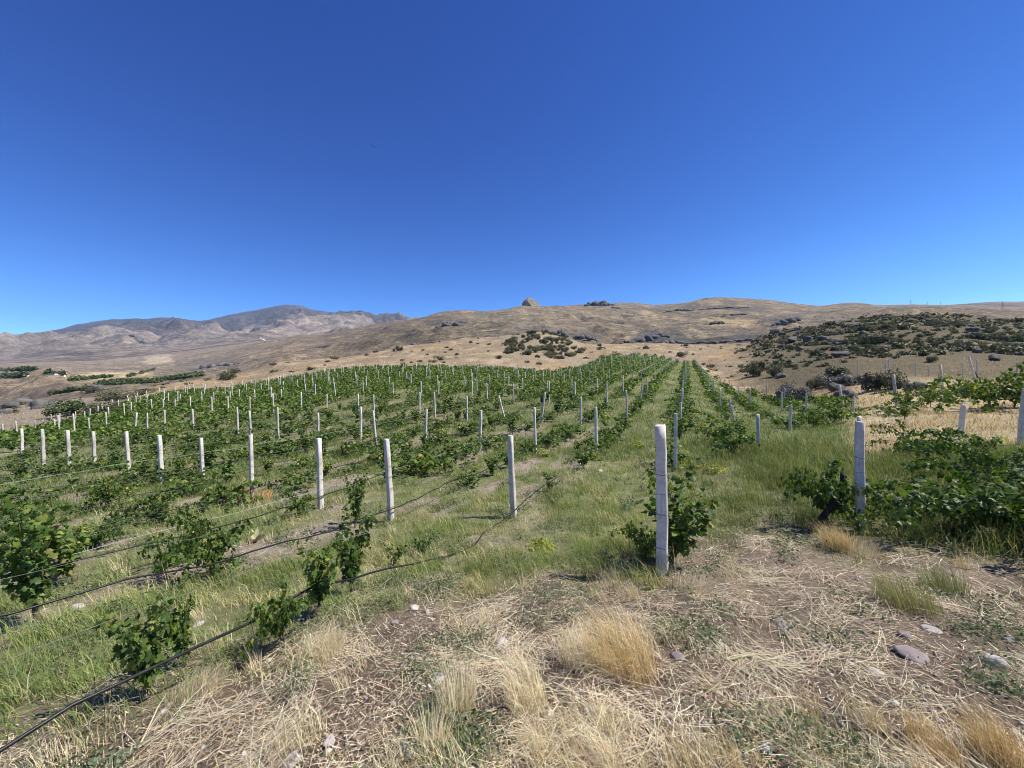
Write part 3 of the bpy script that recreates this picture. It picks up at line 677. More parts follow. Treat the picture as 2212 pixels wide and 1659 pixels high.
# right-hand block: posts seen at measured spots, four of them leaning end posts with a wooden strut
for (bx, by, ty, tx, lab) in [
    (2075, 947, 874, 2070, 'grey square post standing alone at the edge of the yellow grass'),
    (2205, 960, 843, 2200, 'thick grey post in yellow grass at the edge of the view'),
    (1639, 970, 895, 1636, 'slim grey post in lush grass between the chipped and broken-topped posts'),
    (1706, 931, 874, 1701, 'slim grey post leaning slightly beside dark vines below the brushwood'),
    (1742, 903, 849, 1740, 'slim grey post right of the one leaning beside dark vines'),
    (1689, 889, 847, 1687, 'thin grey post just below the grey leafless brushwood heap'),
    (1844, 897, 856, 1842, 'slim grey post behind the foot of the braced leaning post'),
    (1859, 985, 900, 1856, 'grey post standing close behind the broken-topped post'),
    (1583, 915, 880, 1581, 'short thin post by the grassy lane, level with the dark vine'),
    (1853, 815, 782, 1853, 'thin far post on the dry slope directly above the dark round bush'),
    (1922, 812, 777, 1927, 'thin far post between the dark round bush and the scrub hill'),
    (1978, 812, 784, 1981, 'thin far post, second beyond the dark round bush'),
    (2007, 812, 791, 2008, 'short far post, third beyond the dark round bush'),
    (2080, 819, 784, 2082, 'thin far post just valleyward of the tallest leaning post'),
    (2110, 812, 776, 2109, 'thin far post just behind the tallest leaning post'),
    (2197, 814, 784, 2197, 'thin far post at the end of the upper line'),
    (1913, 805, 784, 1914, 'short far post near the scrub, between two thin posts')]:
    if lab is None: continue
    p = hit(bx, by); d = ray(tx, ty); h = min(max(EYE + d[2] / d[1] * p[1] - p[2], 1.0), 2.1)
    put_post(tuple(p), h, POSTS[random.randrange(6)], lab, (random.gauss(0, .03), 0.03 * (bx - tx) / 5), group='posts of the block below the scrub hill', wide=1.3 if by > 940 else 1.0)
def strut_post(bx, by, tx, ty, lab, side):
    p = hit(bx, by); d = ray(tx, ty); h = min(max(EYE + d[2] / d[1] * p[1] - p[2], 1.3), 2.4)
    tp = np.array([d[0] / d[1] * p[1], p[1], p[2] + h])
    e = empty('anchor_post', tuple(p)); tag(e, lab, 'post', 'leaning end posts with struts')
    V, F = post_mesh(0.062, 0.015, h, 8); V[:, 0] += (tp[0] - p[0]) * V[:, 2] / h; build('shaft', V, F, M_CONC, parent=e)
    f = np.array([side * 0.95, 0.25, 0.0]); f[2] = gz(p[0] + f[0], p[1] + f[1]) - p[2] - 0.05
    a = np.array([(tp[0] - p[0]) * 0.68 + 0.05, 0.05, h * 0.68])
    V, F = tube([a + (f - a) * t + np.array([0, 0, -0.05 * math.sin(t * 3.1)]) for t in np.linspace(0, 1, 6)], [0.05, 0.045, 0.04, 0.04, 0.04, 0.035], 8); build('strut', V, F, M_DARKWOOD, parent=e)
    V, F = tie_mesh(0.088, 0.006); V[:, 2] += h * 0.68; V[:, 0] += (tp[0] - p[0]) * 0.68; build('wire_binding', V, F, M_DARKWOOD, parent=e)
strut_post(1821, 880, 1813, 833, 'leaning grey end post braced by a dark strut above the leafy row', 1.0)
strut_post(1937, 878, 1929, 809, 'leaning grey end post with a dark strut, rooted in pale green vines', 0.6)
strut_post(2038, 852, 2030, 787, 'broad leaning end post with a long dark strut in dry grass', 1.1)
strut_post(2112, 838, 2093, 768, 'tallest leaning pale end post with a dark strut, against the scrub hill', 0.9)

# ------------------------------------------------------------------ drip hoses and wires on the nearer rows
def at_row(n, s, up):
    X, Y = xy(n, s); return np.column_stack([X, Y, ground_h(X, Y) + up])
HL = {-1: 'black drip hose drooping into the grass at the chipped stones', -2: 'black drip hose stretched past the slim pale round-topped post'}
for k in range(0, -13, -1):
    n_, s_ = ROWS[k]
    if k == 0: continue
    s = np.arange(max(s_ - 13, -9), s_ + (19 if k < -1 else 2.3), 0.22)
    hgt = (0.19 if k == -1 else 0.27) + 0.05 * np.sin((s - s_) / 6.7 * 2 * math.pi) + 0.02 * perlin(s / 1.2, s * 0 + k, 5)
    nn = n_ + 0.07 + 0.035 * perlin(s / 1.7, s * 0 + k * 3.3, 6) + 0.06 * perlin(s / 5, s * 0 + k * 1.3, 8)
    if k == -1:
        g = np.exp(-((s - s_ + 1.5) / 1.3) ** 2); hgt = hgt - 0.17 * g + 0.0; nn = nn + 0.16 * g * np.sin((s - s_) * 2.6)
        hgt = np.maximum(hgt, 0.035)
    V, F = tube(at_row(nn, s, hgt), 0.0095, 7)
    o = build('drip_hose', V, F, M_HOSE, smooth_=True)
    tag(o, HL.get(k, f'black drip hose strung low along {rowphrase(k)}'), 'hose', 'drip hoses along the rows')
    if k < 0:
        s2 = np.arange(max(s_ - 13, -9), s_ + 23, 0.4)
        for q, (zz, mat) in enumerate([(0.62, M_WIRE), (0.42 if k == -3 else 1.02, M_CORD if k in (-3, -5) else M_WIRE)]):
            if (k < -8 or k > -3) and q: continue
            sag = -0.06 * np.abs(np.sin((s2 - s_) / 6.7 * math.pi))
            V, F = tube(at_row(s2 * 0 + n_ + 0.065, s2, zz + sag), 0.0024 if mat is M_CORD else 0.0016, 4, cap=False)
            o = build('tie_cord' if mat is M_CORD else 'trellis_wire', V, F, mat)
            tag(o, f"{'pale green cord' if mat is M_CORD else ('lower' if q == 0 else 'upper') + ' thin grey wire'} strung along {rowphrase(k)}", 'cord' if mat is M_CORD else 'wire', 'wires along the rows')

# ------------------------------------------------------------------ place the vines
NEARV = [  # base x, base y, height px, kind, proto, width factor, label
    (322, 1500, 215, 'column', 0, 0.8, 'small grape vine with lobed leaves growing beside the lowest stretch of black hose'),
    (402, 1440, 165, 'column', 1, 0.75, 'slender grape vine just beyond the small vine on the lowest black hose'),
    (612, 1402, 150, 'bush', 0, 0.5, 'bushy grape vine leaning over the black hose behind dry yellow grass'),
    (668, 1335, 160, 'column', 2, 0.95, 'upright yellowish grape vine beside the hose, above the bushy leaning one'),
    (758, 1280, 170, 'column', 0, 0.8, 'narrow pillar-like grape vine between the two black hoses'),
    (852, 1222, 55, 'sprig', 0, 0.8, 'tiny vine sprig under the drooping hose'),
    (908, 1205, 55, 'sprig', 1, 0.8, 'tiny vine sprig beside the drooping hose, nearer the square dark-faced post'),
    (1186, 1062, 45, 'sprig', 2, 0.8, 'lone young vine sprig in the green grass past the square dark-faced post'),
    (98, 1345, 265, 'column', 2, 1.0, 'large leafy grape vine with yellowing leaves behind the second black hose'),
    (455, 1250, 165, 'bush', 2, 0.62, 'broad grape vine with yellow-green top hanging over the second black hose'),
    (392, 1215, 105, 'low', 1, 0.55, 'dark low grape vine beside the broad yellow-green one'),
    (768, 1140, 110, 'column', 3, 0.6, 'thin upright grape vine in front of the slim pale round-topped post'),
    (650, 1115, 60, 'bush', 1, 0.6, 'small grape vine beside the bare soil patch, near the concrete posts'),
    (205, 1180, 62, 'low', 0, 0.8, 'low dark grape vine sprawling by the bare soil strip'),
    (335, 1130, 72, 'low', 2, 0.75, 'low dark grape vine beyond the bare soil strip'),
    (240, 1100, 85, 'bush', 4, 0.7, 'rounded grape vine in front of the concrete posts with a shaded foot'),
    (40, 1155, 70, 'low', 1, 0.9, 'dark sprawling grape vine at the valley end of the second row in'),
    (1440, 1215, 195, 'column', 13, 1.35, 'tall leafy grape vine directly behind the chipped white post'),
    (1392, 1225, 120, 'bush', 11, 0.6, 'low shaded grape vine at the foot of the chipped white post'),
    (1795, 1145, 165, 'bush', 1, 0.62, 'dark grape vine with a thick leaning trunk beside the broken-topped post'),
    (1745, 1085, 80, 'bush', 0, 0.5, 'small dark grape vine in lush grass before the broken-topped post'),
    (2150, 1175, 185, 'sprawl', 0, 1.0, 'huge dark sprawling grape vine in deep shade at the edge of the view'),
    (2235, 1185, 215, 'sprawl', 1, 1.0, 'second huge dark grape vine behind the sprawling one, partly out of view'),
    (2090, 1065, 100, 'sprawl', 2, 0.7, 'dark sprawling grape vine with glossy leaves behind the huge dark one'),
    (2170, 1060, 130, 'sprawl', 3, 0.95, 'dark glossy grape vine between the huge dark one and the grey post'),
    (1960, 985, 80, 'sprawl', 4, 0.7, 'dense dark grape vine in front of the pale straw heap'),
    (2030, 990, 75, 'sprawl', 1, 0.8, 'dense dark grape vine below the lone square post'),
    (1560, 960, 62, 'bush', 3, 1.0, 'dark grape vine at the foot of the row beyond the chipped white post'),
    (1585, 985, 60, 'bush', 4, 1.0, 'dark grape vine just past the yellow weeds in the grassy lane'),
    (1760, 925, 60, 'sprawl', 0, 0.6, 'leafy grape vine among posts below the grey brushwood'),
    (1800, 915, 55, 'bush', 1, 0.9, 'leafy grape vine beneath the braced leaning post'),
    (1960, 885, 50, 'sprawl', 2, 0.7, 'pale green grape vine creeping over the dry slope'),
    (2010, 880, 48, 'sprawl', 3, 0.7, 'pale green grape vine in the middle of the creeping hedge'),
    (2060, 868, 55, 'sprawl', 4, 0.7, 'pale green grape vine under the broad leaning end post'),
    (2140, 885, 95, 'sprawl', 5, 0.8, 'tall bright green grape vine behind the thick grey post'),
    (2190, 880, 90, 'sprawl', 2, 0.8, 'bright green grape vine at the edge of the view above the thick grey post')]
taken = []
for bx, by, hp, kind, pr, wf, lab in NEARV:
    p = hit(bx, by); d = p[1]; h = hp / FPX * d
    nat = {'column': 0.92, 'bush': 0.70, 'sprawl': 0.80, 'low': 0.50, 'sprig': 0.46}[kind]
    sz = h / nat; sx = sz * wf; pr = pr + 20 if lab.find('dark') >= 0 and d < 14 else pr + 10 if sz > 1.15 else pr  # vines labelled dark take the prototypes with shade in their leaf colour
    lod = 0 if d < 9 else 1
    rzv = random.uniform(0, 6.28)
    put_vine(kind, lod, pr, tuple(p), rzv, (sx, sx, sz), lab, 'grape vines of the vineyard'); taken.append(p[:2])
taken = np.array(taken)
cand = []
for k, (n_, s_) in ROWS.items():
    s = max(s_ - 12, smin(n_)); i = 0; pj = {}
    while s < smax(n_) - 0.5:
        s += random.uniform(0.85, 1.4) * (1.0 if k <= 1 else 1.15); X, Y = xy(n_ + random.gauss(0, 0.10), s)
        if Y < 1.6 or abs(X / Y) > 1.45: continue
        r = math.hypot(X, Y)
        if straw_zone(np.array([X]), np.array([Y]))[0] > 0.4 or (k >= -1 and k <= 0 and s < 16 and random.random() < 0.62) or (k == -1 and s < 8.5): continue
        if np.min(np.hypot(taken[:, 0] - X, taken[:, 1] - Y)) < (0.7 if r < 9 else 0.9): continue
        if random.random() < (0.62 if r < 9.5 else 0.1) or (k >= 1 and s < 15 and random.random() < 0.82) or (k >= 1 and s < 32 and random.random() < 0.45) or (k >= 1 and random.random() < 0.85 * yellow_field(np.array([X]), np.array([Y]))[0]) or (k >= 2 and s > 40 and random.random() < .4): continue
        j = int(math.floor((s - s_) / (6.7 if k <= 0 else 7.4))); pj[j] = pj.get(j, 0) + 1
        cand.append((r, k, j, pj[j], X, Y))
cand.sort()
far = Acc()
NIND = 262
for q, (r, k, j, m_, X, Y) in enumerate(cand):
    loc = (X, Y, gz(X, Y)); size = random.uniform(0.7, 1.25) * (1.05 if k <= -3 else 0.95) * (0.78 if r < 11 else 1.0)
    if q < NIND:
        kind = random.choices(['column', 'bush', 'low', 'sprawl'], [0.3, 0.42, 0.16, 0.12])[0]
        where = f'before first post' if j < 0 else f'past {ordw(j + 1)} post'
        lab = f'{ordw(m_)} vine {where}, {rowphrase(k)[4:]}'
        put_vine(kind, 0 if r < 9 else 1, random.randrange(4), loc, random.uniform(0, 6.28), (size * random.uniform(0.85, 1.15), size * 0.95, size * random.uniform(0.75, 1.0)), lab, 'grape vines of the vineyard')
    else:
        nl = int(np.interp(r, [25, 60, 130], [95, 46, 20])); h = 0.66 * size; a = rng.uniform(0, 2 * math.pi, nl); rad = np.sqrt(rng.uniform(0, 1, nl)) * 0.6 * size
        z = rng.beta(2, 1.8, nl) * h + 0.06; bulge = 0.55 + 0.9 * np.sin(np.clip(z / h, 0, 1) * math.pi)
        o = np.column_stack([np.cos(a), np.sin(a), rng.normal(0, .3, nl)]); P = np.column_stack([X + np.cos(a) * rad * bulge * 0.7, Y + np.sin(a) * rad * bulge * 0.7, loc[2] + z])
        sz = rng.uniform(0.11, 0.19, nl) * np.interp(r, [25, 60, 130], [1.0, 1.45, 2.2]); far.add(*leaves(P, sz, o, pick(VINE_C, nl, 0.18, [0.18, 0.32, 0.30, 0.15, 0.05]), HEX, HEX_F))
tag(far.build('far_vines', M_VINE), 'mass of grape vines covering the far rows', 'vines', kind='stuff')
# ------------------------------------------------------------------ grass, straw and weeds (nobody could count them)
def fan(n, r0, r1, a0=-59, a1=59):
    a = R(1) * rng.uniform(a0, a1, n); r = np.exp(rng.uniform(math.log(r0), math.log(r1), n))
    return np.sin(a) * r, np.cos(a) * r, r
def keep(X, Y, w): return rng.uniform(0, 1, len(X)) < w
# green grass between the near rows
g = Acc()
X, Y, r = fan(520000, 2.0, 17)
cl = sstep(-0.2, 0.4, fbm(X / 0.5, Y / 0.5, 2, 201) + 0.3 * fbm(X / 1.7, Y / 1.7, 2, 202))
w = (1 - straw_zone(X, Y)) * (1 - 0.93 * dirt_strip(X, Y)) * (0.15 + 0.85 * cl) * (0.3 + 0.7 * lush(X, Y)) * (1 - yellow_field(X, Y))
m_ = keep(X, Y, w); X, Y, r = X[m_], Y[m_], r[m_]; n = len(X)
lu = lush(X, Y); n_, s_ = ns(X, Y)
lu = np.clip(lu + 0.25 * sstep(-1, 2, n_), 0, 1.2)
P = np.column_stack([X, Y, ground_h(X, Y) - 0.01]); sc = np.maximum(1, r / 5.5)
H = rng.gamma(5, 0.032, n) * (0.65 + 0.7 * lu) * (0.72 + 0.75 * sstep(-2, 3, n_))
dry_ = sstep(0.0, 0.5, fbm(X / 1.1, Y / 1.1, 3, 207)) * 0.5 * (1 - 0.75 * sstep(-1.5, 1.5, n_))
c = pick([(0.14, 0.205, 0.055), (0.20, 0.255, 0.08), (0.28, 0.30, 0.12), (0.38, 0.34, 0.18), (0.12, 0.175, 0.085)], n, 0.15, [0.36, 0.30, 0.16, 0.08, 0.10])
c = np.where((rng.uniform(0, 1, n) < dry_)[:, None], pick([(0.46, 0.40, 0.22), (0.36, 0.34, 0.15), (0.58, 0.50, 0.31)], n, 0.12), c)
dk = 0.5 + 0.5 * np.clip(fbm(X / 1.6, Y / 1.6, 3, 205) * 1.6, -1, 1)
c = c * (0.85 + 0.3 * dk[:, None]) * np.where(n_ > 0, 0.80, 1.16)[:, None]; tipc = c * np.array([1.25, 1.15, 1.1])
wind = R(200) + 0.8 * fbm(X / 1.5, Y / 1.5, 2, 203)
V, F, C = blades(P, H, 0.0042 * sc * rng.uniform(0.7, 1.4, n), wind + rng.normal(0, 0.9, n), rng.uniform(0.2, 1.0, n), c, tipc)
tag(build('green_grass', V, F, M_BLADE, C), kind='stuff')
# coarse grass further up the vineyard
X, Y, r = fan(330000, 12, 140)
w = (1 - 0.95 * yellow_field(X, Y)) * in_vine(X, Y) * (1 - 0.6 * dirt_strip(X, Y)) * (0.5 + 0.5 * sstep(-0.3, 0.5, fbm(X / 2, Y / 2, 2, 211)))
m_ = keep(X, Y, w); X, Y, r = X[m_], Y[m_], r[m_]; n = len(X); P = np.column_stack([X, Y, ground_h(X, Y) - 0.02])
c = pick([(0.12, 0.19, 0.045), (0.17, 0.225, 0.065), (0.25, 0.265, 0.10), (0.40, 0.35, 0.19)], n, 0.16, [0.45, 0.33, 0.16, 0.06])
V, F, C = blades(P, rng.uniform(0.12, 0.34, n), 0.011 * r / 15 * rng.uniform(0.7, 1.4, n), rng.uniform(0, 6.28, n), rng.uniform(0.3, 1.0, n), c, c * 1.15)
tag(build('vineyard_grass', V, F, M_BLADE, C), kind='stuff')
# dry grass on the slopes round the vineyard and in the yellow field
X, Y, r = fan(210000, 9, 260)
w = np.maximum((1 - in_vine(X, Y)) * sstep(10, 14, r), yellow_field(X, Y)) * (0.25 + 0.75 * sstep(-0.3, 0.4, fbm(X / 4, Y / 4, 3, 221)))
px_ = 1106 + FPX * pix_u(X, Y)
w = w * (1 - 0.5 * sstep(1580, 1700, px_) * sstep(60, 90, r))
m_ = keep(X, Y, w); X, Y, r = X[m_], Y[m_], r[m_]; n = len(X); P = np.column_stack([X, Y, ground_h(X, Y) - 0.02])
c = pick([(0.43, 0.325, 0.175), (0.50, 0.395, 0.235), (0.38, 0.255, 0.11), (0.28, 0.21, 0.12), (0.20, 0.19, 0.09)], n, 0.14, [0.32, 0.22, 0.22, 0.16, 0.08])
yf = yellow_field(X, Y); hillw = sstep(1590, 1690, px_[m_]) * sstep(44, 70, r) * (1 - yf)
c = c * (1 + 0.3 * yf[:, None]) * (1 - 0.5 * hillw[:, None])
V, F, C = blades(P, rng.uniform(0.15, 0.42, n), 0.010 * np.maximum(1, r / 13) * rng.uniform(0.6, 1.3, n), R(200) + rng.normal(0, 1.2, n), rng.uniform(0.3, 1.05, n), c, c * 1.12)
tag(build('dry_slope_grass', V, F, M_STRAW, C), kind='stuff')
# straw trampled flat in front
X, Y, r = fan(125000, 1.15, 9)
nn1 = fbm(X / 0.55, Y / 0.55, 3, 231)
w = np.maximum(straw_zone(X, Y) * (0.05 + 0.62 * sstep(-0.2, 0.45, nn1)), 0.10 * dirt_strip(X, Y))
w = w * (1 - 0.75 * np.exp(-((X - 2.9) ** 2 / 1.2 + (Y - 2.55) ** 2 / 0.12)))        # bare earth patch
w = w * np.where(X < 0.2, 0.78, 1.0)
m_ = keep(X, Y, w); X, Y, r = X[m_], Y[m_], r[m_]; n = len(X)
ang = 4.2 * fbm(X / 0.9, Y / 0.9, 2, 233) + R(15) + rng.normal(0, 0.65, n)
c = pick([(0.70, 0.61, 0.41), (0.80, 0.73, 0.54), (0.58, 0.46, 0.27), (0.62, 0.53, 0.40), (0.33, 0.26, 0.19)], n, 0.12, [0.32, 0.25, 0.20, 0.13, 0.10])
P = np.column_stack([X, Y, rng.gamma(1.6, 0.010, n) + 0.003])
V, F, C = straws(P, rng.gamma(4, 0.040, n) + 0.04, rng.uniform(0.0010, 0.0027, n) * np.maximum(1, r / 4), ang, rng.normal(0, 0.04, n), rng.normal(0, 0.3, n), c)
tag(build('trampled_straw', V, F, M_STRAW, C), kind='stuff')
# broken bits of straw and dead leaf between the stems
X, Y, r = fan(120000, 1.15, 9)
w = np.maximum(straw_zone(X, Y) * (0.25 + 0.6 * sstep(-0.4, 0.3, fbm(X / 0.6, Y / 0.6, 3, 235))), 0.25 * dirt_strip(X, Y)); m_ = keep(X, Y, w); X, Y, r = X[m_], Y[m_], r[m_]; n = len(X)
c = pick([(0.58, 0.49, 0.33), (0.70, 0.62, 0.46), (0.42, 0.33, 0.22), (0.26, 0.20, 0.14), (0.20, 0.16, 0.11)], n, 0.15, [0.25, 0.18, 0.22, 0.2, 0.15])
V, F, C = straws(np.column_stack([X, Y, rng.uniform(0.002, 0.012, n)]), rng.uniform(0.012, 0.06, n), rng.uniform(0.002, 0.006, n) * np.maximum(1, r / 5), rng.uniform(0, 6.28, n), rng.normal(0, 0.012, n), rng.normal(0, 0.7, n), c, 1)
tag(build('straw_chaff', V, F, M_STRAW, C), kind='stuff')
# standing dry grass, in clumps
def clump_blades(ctr, nper, rad, Hm, cols, wts, wind, lean=(0.15, 0.9), wid=(0.0014, 0.003)):
    m_ = len(ctr); k = np.repeat(np.arange(m_), nper); n = len(k)
    a = rng.uniform(0, 2 * math.pi, n); q = rad[k] * np.sqrt(rng.uniform(0, 1, n)); X = ctr[k, 0] + np.cos(a) * q; Y = ctr[k, 1] + np.sin(a) * q
    P = np.column_stack([X, Y, ground_h(X, Y) - 0.005]); r = np.hypot(X, Y); H = Hm[k] * rng.uniform(0.35, 1.15, n)
    dx = 0.55 * np.cos(a) * q / rad[k] + 0.75 * np.cos(wind); dy = 0.55 * np.sin(a) * q / rad[k] + 0.75 * np.sin(wind)
    c = pick(cols, n, 0.12, wts)
    return blades(P, H, rng.uniform(*wid, n) * np.maximum(1, r / 3.5), np.arctan2(dy, dx) + rng.normal(0, 0.25, n), rng.uniform(*lean, n), c, c * 1.1)
X, Y, r = fan(900, 1.2, 7.5)
w = straw_zone(X, Y) * sstep(-0.15, 0.3, fbm(X / 0.9, Y / 0.9, 2, 241)) * (1 - 0.8 * sstep(1.2, 2.2, X))
w = np.maximum(w, 0.12 * (1 - straw_zone(X, Y)))
m_ = keep(X, Y, w); ctr = np.column_stack([X, Y])[m_]
V, F, C = clump_blades(ctr, 42, rng.uniform(0.03, 0.11, len(ctr)), rng.uniform(0.09, 0.27, len(ctr)), [(0.68, 0.58, 0.36), (0.76, 0.68, 0.45), (0.56, 0.43, 0.23), (0.46, 0.42, 0.22)], [0.4, 0.25, 0.25, 0.1], R(170))
tag(build('standing_dry_grass', V, F, M_STRAW, C), kind='stuff')
# small broad-leaved weeds
wd = Acc(); X, Y, r = fan(6500, 1.3, 13)
n1 = fbm(X / 0.8, Y / 0.8, 3, 251)
w = np.where(straw_zone(X, Y) > 0.5, (0.8 - 0.6 * np.exp(-((X - 0.9) / 0.8) ** 2) * (Y < 2.2)) * sstep(0.2, 0.55, n1), sstep(0.0, 0.5, n1) * 0.7)
m_ = keep(X, Y, w); X, Y = X[m_], Y[m_]
for x, y in zip(X, Y):
    rr = math.hypot(x, y); n = int(np.interp(rr, [1.3, 4, 13], [70, 46, 18])); a = rng.uniform(0, 6.28, n); q = rng.uniform(0.01, 0.13, n)
    P = np.column_stack([x + np.cos(a) * q, y + np.sin(a) * q, np.zeros(n)]); P[:, 2] = ground_h(P[:, 0], P[:, 1]) + rng.uniform(0.0, 0.10, n)
    o = np.column_stack([np.cos(a), np.sin(a), rng.uniform(0, 1, n)])
    V, F, C = leaves(P, rng.uniform(0.010, 0.028, n) * max(1, rr / 4), o, pick([(0.11, 0.15, 0.08), (0.15, 0.19, 0.10), (0.20, 0.225, 0.14), (0.13, 0.185, 0.06)], n, 0.16), DIA * [0.75, 1], DIA_F, droop=0.1)
    wd.add(V, F, C)
tag(wd.build('low_weeds', M_BLADE), kind='stuff')
# pebbles and clods
ROCKS = []
def rock_mesh(seed, sub=2, planes=13, flat=0.7, rough=0.05, sx=1.0):
    import bmesh
    bm = bmesh.new(); bmesh.ops.create_icosphere(bm, subdivisions=sub, radius=1)
    rs = np.random.default_rng(seed); N = rs.normal(0, 1, (planes, 3)); N /= np.linalg.norm(N, axis=1, keepdims=True); D = rs.uniform(0.55, 1.0, planes)
    V = np.array([v.co[:] for v in bm.verts]); F = np.array([[v.index for v in f.verts] for f in bm.faces]); bm.free()
    dt = V @ N.T; rr = np.min(np.where(dt > 0.05, D / np.maximum(dt, 0.05), 9), 1); rr = np.minimum(rr, 1.25)
    off = np.array([mnoise.noise(Vector(v * 2.3) + Vector((seed, 0, 0))) + 0.5 * mnoise.noise(Vector(v * 6) + Vector((0, seed, 0))) for v in V])
    V = V * (rr * (1 + rough * off * 2))[:, None]; V[:, 2] *= flat; V[:, 0] *= sx
    return V, F
pb = Acc(); X, Y, r = fan(14000, 1.2, 12)
w = np.maximum(straw_zone(X, Y) * 0.7, 0.8 * dirt_strip(X, Y)); m_ = keep(X, Y, w); X, Y, r = X[m_], Y[m_], r[m_]
base = [rock_mesh(900 + i, 1, 8) for i in range(5)]
for x, y, rr in zip(X, Y, r):
    V, F = base[random.randrange(5)]; s = min(random.lognormvariate(-5.1, 0.55), 0.03) * max(1, rr / 6); a = random.uniform(0, 6.28); ca, sa = math.cos(a) * s, math.sin(a) * s
    W = np.column_stack([V[:, 0] * ca - V[:, 1] * sa, V[:, 0] * sa + V[:, 1] * ca, V[:, 2] * s]) + [x, y, gz(x, y) + 0.2 * s]
    pb.add(W, F, pick([(0.38, 0.33, 0.28), (0.24, 0.185, 0.15), (0.18, 0.13, 0.10), (0.16, 0.118, 0.09), (0.5, 0.46, 0.42)], 1)[0])
tag(pb.build('pebbles', M_SHRUB), kind='stuff')
# stones one can point at
STONES = [  # px, py, width px, flatness, material, label
    (896, 1316, 30, 0.6, M_STONE, 'pale stone with a black shadowed hollow at the edge of the green grass'),
    (922, 1322, 18, 0.7, M_STONE, 'small pale stone just right of the hollow pale stone'),
    (852, 1345, 22, 0.7, M_STONE2, 'brown stone in straw below the hollow pale stone'),
    (1086, 1396, 38, 0.75, M_STONE, 'white angular stone among upright dry stems'),
    (950, 1470, 50, 0.7, M_STONE, 'large pinkish stone with a dark overhang beside a dry tuft'),
    (712, 1605, 42, 0.6, M_STONE, 'flat pale pink stone in straw towards the bottom edge'),
    (884, 1635, 55, 0.6, M_STONE, 'large chalky stone at the bottom edge behind thin dry stalks'),
    (632, 1645, 45, 0.5, M_STONE, 'yellowish flat stone at the bottom edge'),
    (1098, 1590, 26, 0.8, M_STONE2, 'small grey upright stone below the tall dry grass'),
    (1463, 1420, 34, 0.7, M_STONE2, 'round pinkish stone at the foot of the golden tuft'),
    (1498, 1385, 20, 0.6, M_STONE, 'small pale stone above the round pinkish stone'),
    (1395, 1502, 22, 0.6, M_STONE2, 'grey stone in the flattened straw below the golden tuft'),
    (1578, 1560, 40, 0.45, M_STONE2, 'thin grey slab tilted in the straw'),
    (1525, 1568, 26, 0.7, M_STONE2, 'rust brown broken stone beside the thin grey slab'),
    (1783, 1396, 34, 0.4, M_STONE, 'thin white slab lying on bare earth'),
    (1692, 1352, 55, 0.5, M_STONE2, 'dark clod of rock above the thin white slab'),
    (1893, 1455, 30, 0.65, M_STONE, 'rounded grey stone on bare brown earth'),
    (1935, 1520, 20, 0.65, M_STONE, 'small pale stone below the rounded grey stone'),
    (1965, 1415, 66, 0.35, M_STONE2, 'long mauve slab on bare earth'),
    (2012, 1362, 36, 0.5, M_STONE, 'light grey stone above the long mauve slab'),
    (1955, 1372, 30, 0.5, M_STONE2, 'dark small stone left of the light grey stone'),
    (2178, 1380, 38, 0.4, M_STONE2, 'pale grey slab beside the weeds near the edge of the view'),
    (2150, 1432, 40, 0.6, M_STONE, 'whitish stone inside the weed patch'),
    (1650, 1445, 22, 0.6, M_STONE2, 'small brown stone on bare earth below the green weeds'),
    (1840, 1420, 18, 0.6, M_STONE2, 'tiny mauve stone just below the thin white slab'),
    (1255, 1005, 20, 0.6, M_STONE, 'pale stone in the grassy lane before the chipped white post'),
    (1297, 1018, 14, 0.7, M_STONE, 'small white stone in the grassy lane'),
    (165, 1315, 30, 0.5, M_STONE, 'pale flat stone under the second black hose'),
    (250, 1632, 16, 0.6, M_STONE, 'white pebble-sized stone under the lowest hose'),
    (350, 1540, 26, 0.5, M_STONE, 'pale flat stone beside the lowest hose'),
    (430, 1350, 26, 0.5, M_STONE, 'pale pink stone between the hoses'),
    (500, 1215, 14, 0.7, M_STONE, 'small white stone on the second hose')]
for i, (px, py, wpx, fl, mt_, lab) in enumerate(STONES):
    p = hit(px, py); s = wpx / FPX * p[1] * 0.5 * 0.95
    V, F = rock_mesh(40 + i, 3, 8, fl * 1.15, 0.035, 1.0); s *= 0.8
    o = build('stone', V * s, F, mt_); o.location = (p[0], p[1], p[2] + s * fl * 0.05); o.rotation_euler = (random.gauss(0, .2), random.gauss(0, .2), random.uniform(0, 6.28))
    tag(o, lab, 'stone', 'stones in the straw')
# tufts and plants one can point at
def tuft(px, py, wpx, hpx, n, cols, wts, wind, lab, lean=(0.1, 0.8), wid=(0.0014, 0.0028)):
    p = hit(px, py); k = p[1] / FPX
    V, F, C = clump_blades(np.array([[p[0], p[1]]]), n, np.array([wpx * k * 0.42]), np.array([hpx * k * 0.98]), cols, wts, R(wind), lean, wid)
    o = build('grass_tuft', V - p, F, M_STRAW, C); o.location = p; tag(o, lab, 'grass tuft', 'grass tufts in the straw')
GOLD = [(0.60, 0.45, 0.21), (0.70, 0.57, 0.32), (0.50, 0.34, 0.14)]; PALE = [(0.74, 0.65, 0.42), (0.66, 0.56, 0.32), (0.80, 0.72, 0.52)]
tuft(1352, 1445, 160, 135, 800, GOLD + [(0.36, 0.33, 0.16)], [.36, .36, .18, .10], 165, 'big golden tuft of fine grass leaning over in the straw', (0.1, 1.0))
tuft(1250, 1430, 100, 85, 260, PALE, [.4, .4, .2], 160, 'pale upright dry grass beside the big golden tuft')
tuft(2170, 1650, 130, 130, 620, GOLD + [(0.36, 0.33, 0.16)], [.36, .32, .22, .10], 175, 'golden tuft in the bottom corner of the view')
tuft(2020, 1625, 110, 70, 420, GOLD, [.3, .4, .3], 175, 'low golden tuft left of the one in the bottom corner')
